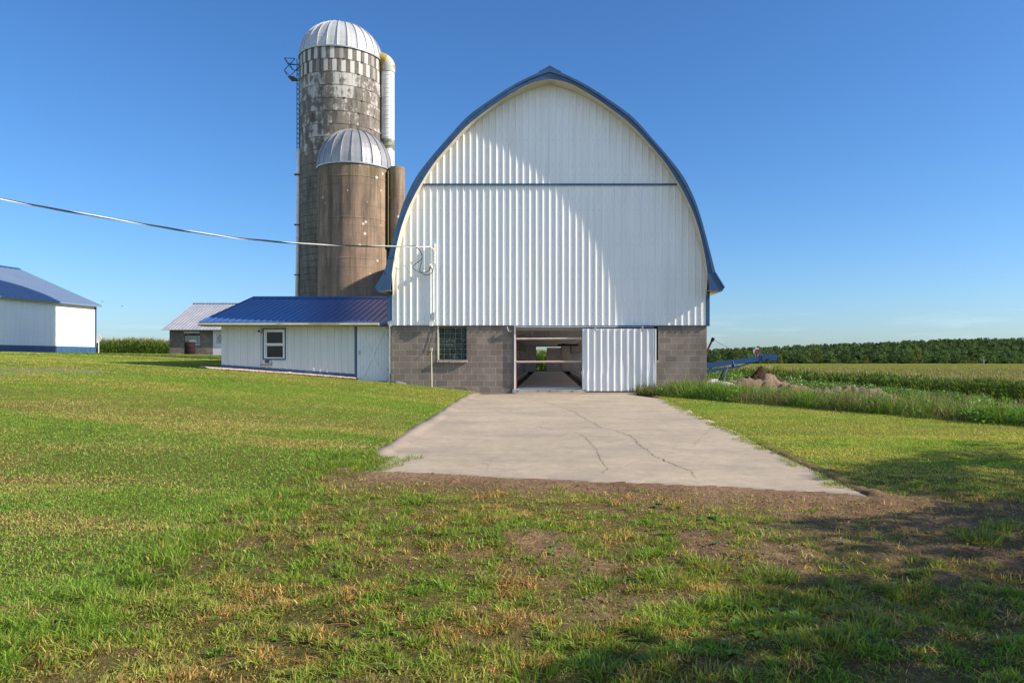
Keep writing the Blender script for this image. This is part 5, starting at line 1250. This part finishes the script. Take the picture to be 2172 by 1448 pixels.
def wood_tree_mesh(col, H=12.5, R_=5.0, name='woodland_tree'):
    a = crown_parts(17, 44, R_, H, .95, col); tr = MB().tube([(0, 0, -1), (.1, 0, H*.35), (0, .2, H*.75)], [.35, .25, .08], 6)
    q = np.array([f for f in tr.f if len(f) == 4]); V, F, C = merge([a, (np.array(tr.v), q, np.zeros((0, 3), int), np.tile([[.11, .09, .07]], (len(tr.v), 1)))])
    return np_mesh(name, V, F, M['far_leaf'], C)
kinds = [('mid green round-crowned tree at the far edge of the cornfield', np.array([.11, .165, .06])), ('dark green dense tree at the far edge of the cornfield', np.array([.05, .085, .04])), ('olive green tree at the far edge of the cornfield', np.array([.15, .16, .05]))]
first = {}; px_ = 1440; i = 0; seq = [0,0,2,1,0,1,2,0,1,0,2,1,1,0,2,1,0,1,0,2,1,0,1,1,0,2,0,1,0,1,0,2,1,0,1,0]
while px_ < 2260:
    k = seq[i % len(seq)]; Yt = 628+rng.uniform(-6, 10); Xt = (px_-CX)/FPX*Yt
    if k not in first: o = wood_tree_mesh(kinds[k][1]); first[k] = o
    else: o = first[k].copy(); COL.objects.link(o)
    s = rng.uniform(.6, 1.25)*(.92 if px_ < 1650 else 1.05); o.location = (Xt, Yt, -5.0); o.scale = (s*rng.uniform(.85, 1.15), s, s); o.rotation_euler = (0, 0, rng.uniform(0, 6.28)); tag(o, kinds[k][0], 'tree', 'trees along the far edge of the cornfield'); px_ += rng.uniform(15, 25); i += 1
Yt = 612; mb = MB(); mb.tube([(0, 0, -1), (.2, 0, 4), (.0, .1, 10.5)], [.4, .3, .06], 6)
for k in range(18):
    a = rng.uniform(0, 6.28); z = 3+k*.4; L = (12-z)*.38; mb.tube([(0.1, 0, z), (math.cos(a)*L*.5, math.sin(a)*L*.5, z+L*.6), (math.cos(a)*L, math.sin(a)*L, z+L*1.3)], [.14, .09, .03], 5, False)
o = mb.build('bare_tree', simple('pale_dead_bark', (.42, .38, .33), (.3, .27, .24), 1, .9)); o.location = (pX(2086, Yt), Yt, -4.6); o.scale = (.95, .95, .8); tag(o, 'pale leafless tree standing at the edge of the far woods', 'tree')

# ---------------------------------------------------------------- trees just right of the frame: they throw the dappled shade on the near grass
M['bark'] = simple('tree_bark', (.12, .09, .065), (.07, .055, .04), 4, .95, bs=.8, bscale=12, stretch=(3, 3, .5))
def shade_tree(x, y, H, Rc, Hc, seed, label, per=60, n_cl=150, low=.3):
    global rng
    old = rng; rng = np.random.default_rng(seed); z0 = float(gz(x, y, False)); root = empty('broadleaf_tree', (x, y, z0), label=label, cat='tree', group='trees standing right of the drive')
    tr = MB(); tr.tube([(0, 0, -.3), (.05, .03, H*.2), (.15, -.05, H*.45), (.1, .1, H*.8)], [.28, .21, .15, .04], 10); tips = []
    for k in range(16):
        a = rng.uniform(0, 6.28); z = H*rng.uniform(.22, .6); L = Rc*rng.uniform(.55, .95); e = rng.uniform(.2, .8)
        p = [(0.1, 0, z), (math.cos(a)*L*.45, math.sin(a)*L*.45, z+L*e*.4), (math.cos(a)*L, math.sin(a)*L, z+L*e)]; tr.tube(p, [.08, .05, .015], 6, False); tips.append(p)
    tr.build('trunk', M['bark'], root)
    cs = []; rs = []; co = []
    for k in range(n_cl):
        d = rng.normal(0, 1, 3); d /= np.linalg.norm(d); f = rng.uniform(.3, 1)**.5; c = np.array([d[0]*Rc*f, d[1]*Rc*f, H-Hc+d[2]*Hc*f]); q = rng.uniform(.4, .95)
        cs.append(c); rs.append((q, q, q*.24)); co.append(np.array([.05, .10, .02])*rng.uniform(.75, 1.3))
    v, q, t, c = leaf_cloud(np.array(cs), np.array(rs), per, .17, np.array(co)); np_mesh('crown', v, [q], M['leaf'], c, root); rng = old
shade_tree(14.2, 2.5, 7.5, 3.5, 3.0, 5, 'leafy tree nearest the drive beyond the right edge of the view', 125, 160)
shade_tree(18.0, 6.3, 8.2, 4.2, 3.5, 6, 'leafy tree farther back beyond the right edge of the view', 125, 210)
shade_tree(20.5, .9, 9.5, 4.4, 3.9, 8, 'tall leafy tree farthest right, beyond the edge of the view', 120, 240)
shade_tree(10.2, 1.3, 5.7, 2.2, 1.8, 9, 'smallest leafy tree beyond the lower right edge of the view', 100, 75)

# ---------------------------------------------------------------- loose things
def thing(o, label, cat, group=None): return tag(o, label, cat, group)
# overhead cable
def cable_pt(t):                                            # t 0..1 across the photo, Y from 18 to 24.6
    xp = 905*t; Y = 18+6.6*t; yp = np.interp(xp, [-900, -300, 0, 125, 250, 375, 500, 625, 760, 905], [250, 366, 422, 445, 466, 487, 505, 516, 522, 523]); return np.array(px(xp, yp, Y))
cb_ = empty('power_cable', (-8, 21, 5), label='twisted overhead power cable running from the left to the barn face', cat='cable')
ts = np.linspace(-.55, 1, 420); base = np.array([cable_pt(t) for t in ts])
for k in range(6): base[1:-1] = base[1:-1]*.5+(base[:-2]+base[2:])*.25
d_ = np.r_[0, np.cumsum(np.linalg.norm(np.diff(base, axis=0), axis=1))]
for nm, mat_, ph, r_, amp in (('neutral_wire', M['white'], 0, .015, .008), ('hot_wire', M['black'], 2.1, .014, .015), ('hot_wire', M['black'], 4.2, .014, .015)):
    a = d_/.42*1.0+ph; P_ = base+np.stack([0*a, np.cos(a)*amp, np.sin(a)*amp], -1)
    if nm == 'neutral_wire': P_ = np.vstack([P_, [px(912, 523, 24.7), px(918, 527, 24.8), px(921, 533, 24.84)]])
    else: P_ = P_[ts < .975]
    B(MB().tube(P_, r_, 6), nm, mat_, cb_)
def spl(pts, n=8):
    pts = [np.array(p) for p in pts]; out = []
    for i in range(len(pts)-1):
        p0, p1, p2, p3 = pts[max(i-1, 0)], pts[i], pts[i+1], pts[min(i+2, len(pts)-1)]
        for k in range(n): t = k/n; out.append(.5*((2*p1)+(-p0+p2)*t+(2*p0-5*p1+4*p2-p3)*t*t+(-p0+3*p1-3*p2+p3)*t**3))
    return out+[pts[-1]]
def lpx(l, Y=24.55): return [px(860+x/14.48, 500+y/14.48, Y) for x, y in l]
B(MB().tube(spl(lpx([(150,335),(300,345),(420,420),(500,560),(510,660),(450,760),(310,870),(225,950),(300,1050),(480,1120),(620,1105),(720,1070),(760,960),(830,880)])), .011, 6), 'drip_loop', M['black'], cb_)
B(MB().tube(spl(lpx([(300,345),(430,440),(508,620),(500,800),(440,1000),(460,1110),(560,1190),(700,1200),(790,1150),(850,1040),(860,920)], 24.6)), .011, 6), 'drip_loop', M['black'], cb_)
ex = base[0]
pole = empty('utility_pole', (ex[0], ex[1], float(gz(ex[0], ex[1], False))), label='wooden utility pole left of the view carrying the barn cable', cat='utility pole')
B(MB().tube([(ex[0], ex[1]+.15, 0), (ex[0], ex[1]+.15, ex[2]+.6)], [.16, .12], 14), 'shaft', M['wood_dark'], pole)
B(MB().tube([(ex[0], ex[1]+.05, ex[2]), (ex[0], ex[1]-.03, ex[2])], .04, 8), 'insulator', M['white'], pole)
# standpipe in front of the blocks
zz = float(gz(pX(915, 24.7), 24.7, False)); xq = pX(915, 24.7)
sp_ = empty('standpipe', (xq, 24.7, zz), label='thin white standpipe with a small box on top, in front of the block wall', cat='pipe')
B(MB().tube([(xq+.02, 24.68, zz-.1), (xq, 24.7, pZ(744, 24.7))], .019, 10), 'pipe', M['cream'], sp_)
B(MB().box(xq-.03, xq+.035, 24.66, 24.74, pZ(744, 24.7), pZ(737.5, 24.7)), 'switch_box', M['creampipe'], sp_)
B(MB().tube([(xq-.02, 24.7, pZ(745, 24.7)), (xq-.09, 24.68, pZ(748, 24.7)), (xq-.13, 24.7, pZ(754, 24.7))], .014, 6), 'cable_end', M['black'], sp_)
# small vent pipe hugging the wall, pale stone
xs_ = pX(850, 24.6); zs_ = float(gz(xs_, 24.6, False)); mb = MB().prism([(xs_-.16, zs_+.05), (xs_-.12, zs_+.09), (xs_+.02, zs_+.06), (xs_+.17, zs_+.02), (xs_+.15, zs_-.03), (xs_-.1, zs_-.02)], 24.55, 24.68); thing(mb.build('flat_stone', M['sill']), 'pale flat stone lying in the grass at the left foot of the block wall', 'stone')
# burn barrel
Yb = 60.0; zb = float(gz(pX(402.5, Yb), Yb, False)); bb = empty('burn_barrel', (pX(402.5, Yb), Yb, zb), label='maroon steel barrel, colour darkened for shade, standing in front of the block outbuilding', cat='barrel')
M['maroon'] = simple('shade_darkened_maroon', (.022, .008, .010), (.016, .007, .008), 3, .8, spec=.2)  # maroon darkened to stand in for shade falling on the barrel
rb_ = .39; ht = .98
pr = [(rb_, 0)]
for z in (.3, .62): pr += [(rb_, z-.03), (rb_+.015, z), (rb_, z+.03)]
pr += [(rb_, ht), (rb_-.02, ht), (rb_-.02, ht-.3)]
o = MB().lathe(pr, (0, 0), 28).build('drum', M['maroon'], bb, smooth=True); MB().lathe([(rb_+.0, ht-.03), (rb_+.035, ht), (rb_+.0, ht+.03), (rb_-.03, ht)], (0, 0), 28).build('lip', M['dark'], o)
# satellite dish
Yd = 57.5; zd = float(gz(pX(205, Yd), Yd, False)); dd = empty('satellite_dish', (pX(206, Yd), Yd, zd), label='round white satellite dish on a pole beside the machine shed corner', cat='satellite dish')
zt_ = pZ(719, Yd)
pr = [(0, 0), (.12, .01), (.24, .045), (.36, .1), (.38, .115), (.36, .112), (.24, .06), (0, .02)]
dsh = MB().lathe(pr, (0, 0), 28).build('reflector', M['white'], dd, smooth=True); dsh.location = (-.05, 0, zt_-zd); dsh.rotation_euler = (R(68), 0, R(12))
MB().tube([(.02, .15, -.1), (.02, .15, zt_-zd-.15), (-.05, .05, zt_-zd)], .035, 8).build('mast', M['white'], dd)
MB().tube([(-.05, -.02, zt_-zd-.3), (.05, -.5, zt_-zd-.1), (.05, -.52, zt_-zd)], .014, 6).build('feed_arm', M['galv'], dd)
# blue conveyor with hooded motor
Yc = 34.0; c0 = np.array(px(1440, 783, Yc)); c1 = np.array(px(1638, 757, Yc)); zc0 = float(gz(8.0, Yc, False))
cv = empty('conveyor', (8.2, Yc, zc0), label='blue farm conveyor sloping up to the right beyond the barn corner', cat='conveyor')
M['cblue'] = simple('faded_blue_paint', (.016, .065, .18), (.02, .08, .21), 2.5, .45)
B(MB().bar(c0+[0, -.16, 0], c1+[0, -.16, 0], .02, .22).bar(c0+[0, .16, 0], c1+[0, .16, 0], .02, .22).bar(c0+[0, 0, -.07], c1+[0, 0, -.07], .3, .02), 'trough', M['cblue'], cv)
B(MB().box(c1[0]-.5, c1[0]+.16, Yc-.2, Yc+.2, c1[2]-.16, c1[2]+.13), 'head_box', M['cblue'], cv)
l0 = np.array(px(1440, 796, Yc)); l1 = np.array(px(1568, 777, Yc)); l2 = np.array(px(1625, 762, Yc))
tr_ = MB().bar(l0+[0, -.14, 0], l1+[0, -.14, 0], .04, .09).bar(l0+[0, .14, 0], l1+[0, .14, 0], .04, .09)
for q in (-.14, .14):
    tr_.tube([l1+[0, q, 0], l2+[0, q, .05]], .018, 6)
    for k in range(8):
        f = k/8; a = l0*(1-f)+l1*f; b = c0*(1-f)+c1*f*.0+c1*0; b = c0+(c1-c0)*(f*.64+.03)
        tr_.tube([a+[0, q, 0], b+[0, q, -.05]], .014, 5)
    tr_.tube([np.array(px(1552, 764, Yc))+[0, q, 0], l1+[-.25, q, 0]], .04, 6)
B(tr_, 'truss', M['cblue'], cv)
B(MB().tube([l2+[0, -.25, -.02], l2+[0, .25, -.02]], .06, 12), 'drive_pulley', M['black'], cv)
for q in (-.6, .6): B(MB().tube([(7.6, Yc+q, zc0+.0), (8.0, Yc+q*.4, 1.2)], .03, 6), 'leg', M['cblue'], cv)
wl = B(MB().tube([(7.6, Yc-.66, zc0+.3), (7.6, Yc-.5, zc0+.3)], .3, 20), 'wheel', M['black'], cv)
hx, hz_ = pX(1605, Yc), pZ(745.5, Yc)
mh = B(MB().lathe([(.15, -.1), (.165, 0), (.13, .1), (.06, .135), (0, .14)], (0, 0), 18), 'motor_hood', M['white'], cv, smooth=True); mh.location = (hx-cv.location[0], 0, hz_-zc0); mh.rotation_euler = (R(-80), 0, R(14))
B(MB().tube([(hx, Yc-.12, hz_), (hx, Yc+.1, hz_)], .095, 14), 'motor', M['redrust'], cv)
B(MB().tube([(hx-.05, Yc, hz_-.1), (hx-.06, Yc, hz_-.28)], .016, 6).tube([(hx+.06, Yc, hz_-.1), (hx+.05, Yc, hz_-.28)], .016, 6), 'motor_bracket', M['galv'], cv)
M['auger_red'] = simple('dull_red_steel', (.13, .035, .03), (.09, .03, .028), 4, .7)
# leaning red auger with its stay wire
Ya = 38.0; ag = empty('auger', (pX(1456, Ya), Ya, float(gz(7, Ya, False))), label='rust red auger tube leaning up from behind the barn corner', cat='auger')
pt = np.array(px(1511.5, 719, Ya)); pb = np.array(px(1456, 841, Ya)); B(MB().tube([pb, pt], .055, 12), 'tube', M['auger_red'], ag)
B(MB().tube([pt-[.03, 0, .1], pt+[.04, 0, .06]], .085, 12), 'discharge_head', M['maroon'], ag)
B(MB().tube([pt+[.1, 0, -.05], px(1530, 730, Ya-1), px(1552, 741, Ya-2), px(1575, 744, Ya-3), px(1600, 748, Ya-3.8)], .008, 5), 'stay_wire', M['black'], ag)
B(MB().tube([pb+[0, -.35, .1], pb+[0, -.2, .1]], .25, 18), 'wheel', M['black'], ag)
# two birds
def bird(xp, yp, bank, label):
    Y = 95; b = empty('bird', px(xp, yp, Y), .6, label, 'bird', 'birds flying over the corn')
    mb = MB().lathe([(0, -.11), (.022, -.08), (.034, -.02), (.03, .04), (.024, .065), (.02, .085), (0, .11)], (0, 0), 10)
    mb.v = [(z, y, x) for x, y, z in mb.v]
    for s in (-1, 1): mb.add([(-.035, s*.02, .01), (.05, s*.02, .01), (.03, s*.16, .05), (-.07, s*.26, .03), (-.02, s*.15, .045)], [(0,1,2,4), (4,2,3)])
    mb.add([(-.09, -.015, 0), (-.09, .015, 0), (-.2, .05, 0), (-.16, 0, 0), (-.2, -.05, 0)], [(0,1,2,3), (0,3,4)])
    o = mb.build('body', M['dark'], b); b.rotation_euler = (bank, 0, 1.2)
bird(217.5, 639.5, .3, 'small dark bird flying nearer the machine shed'); bird(259, 649.5, -.3, 'small dark bird flying farther from the machine shed')
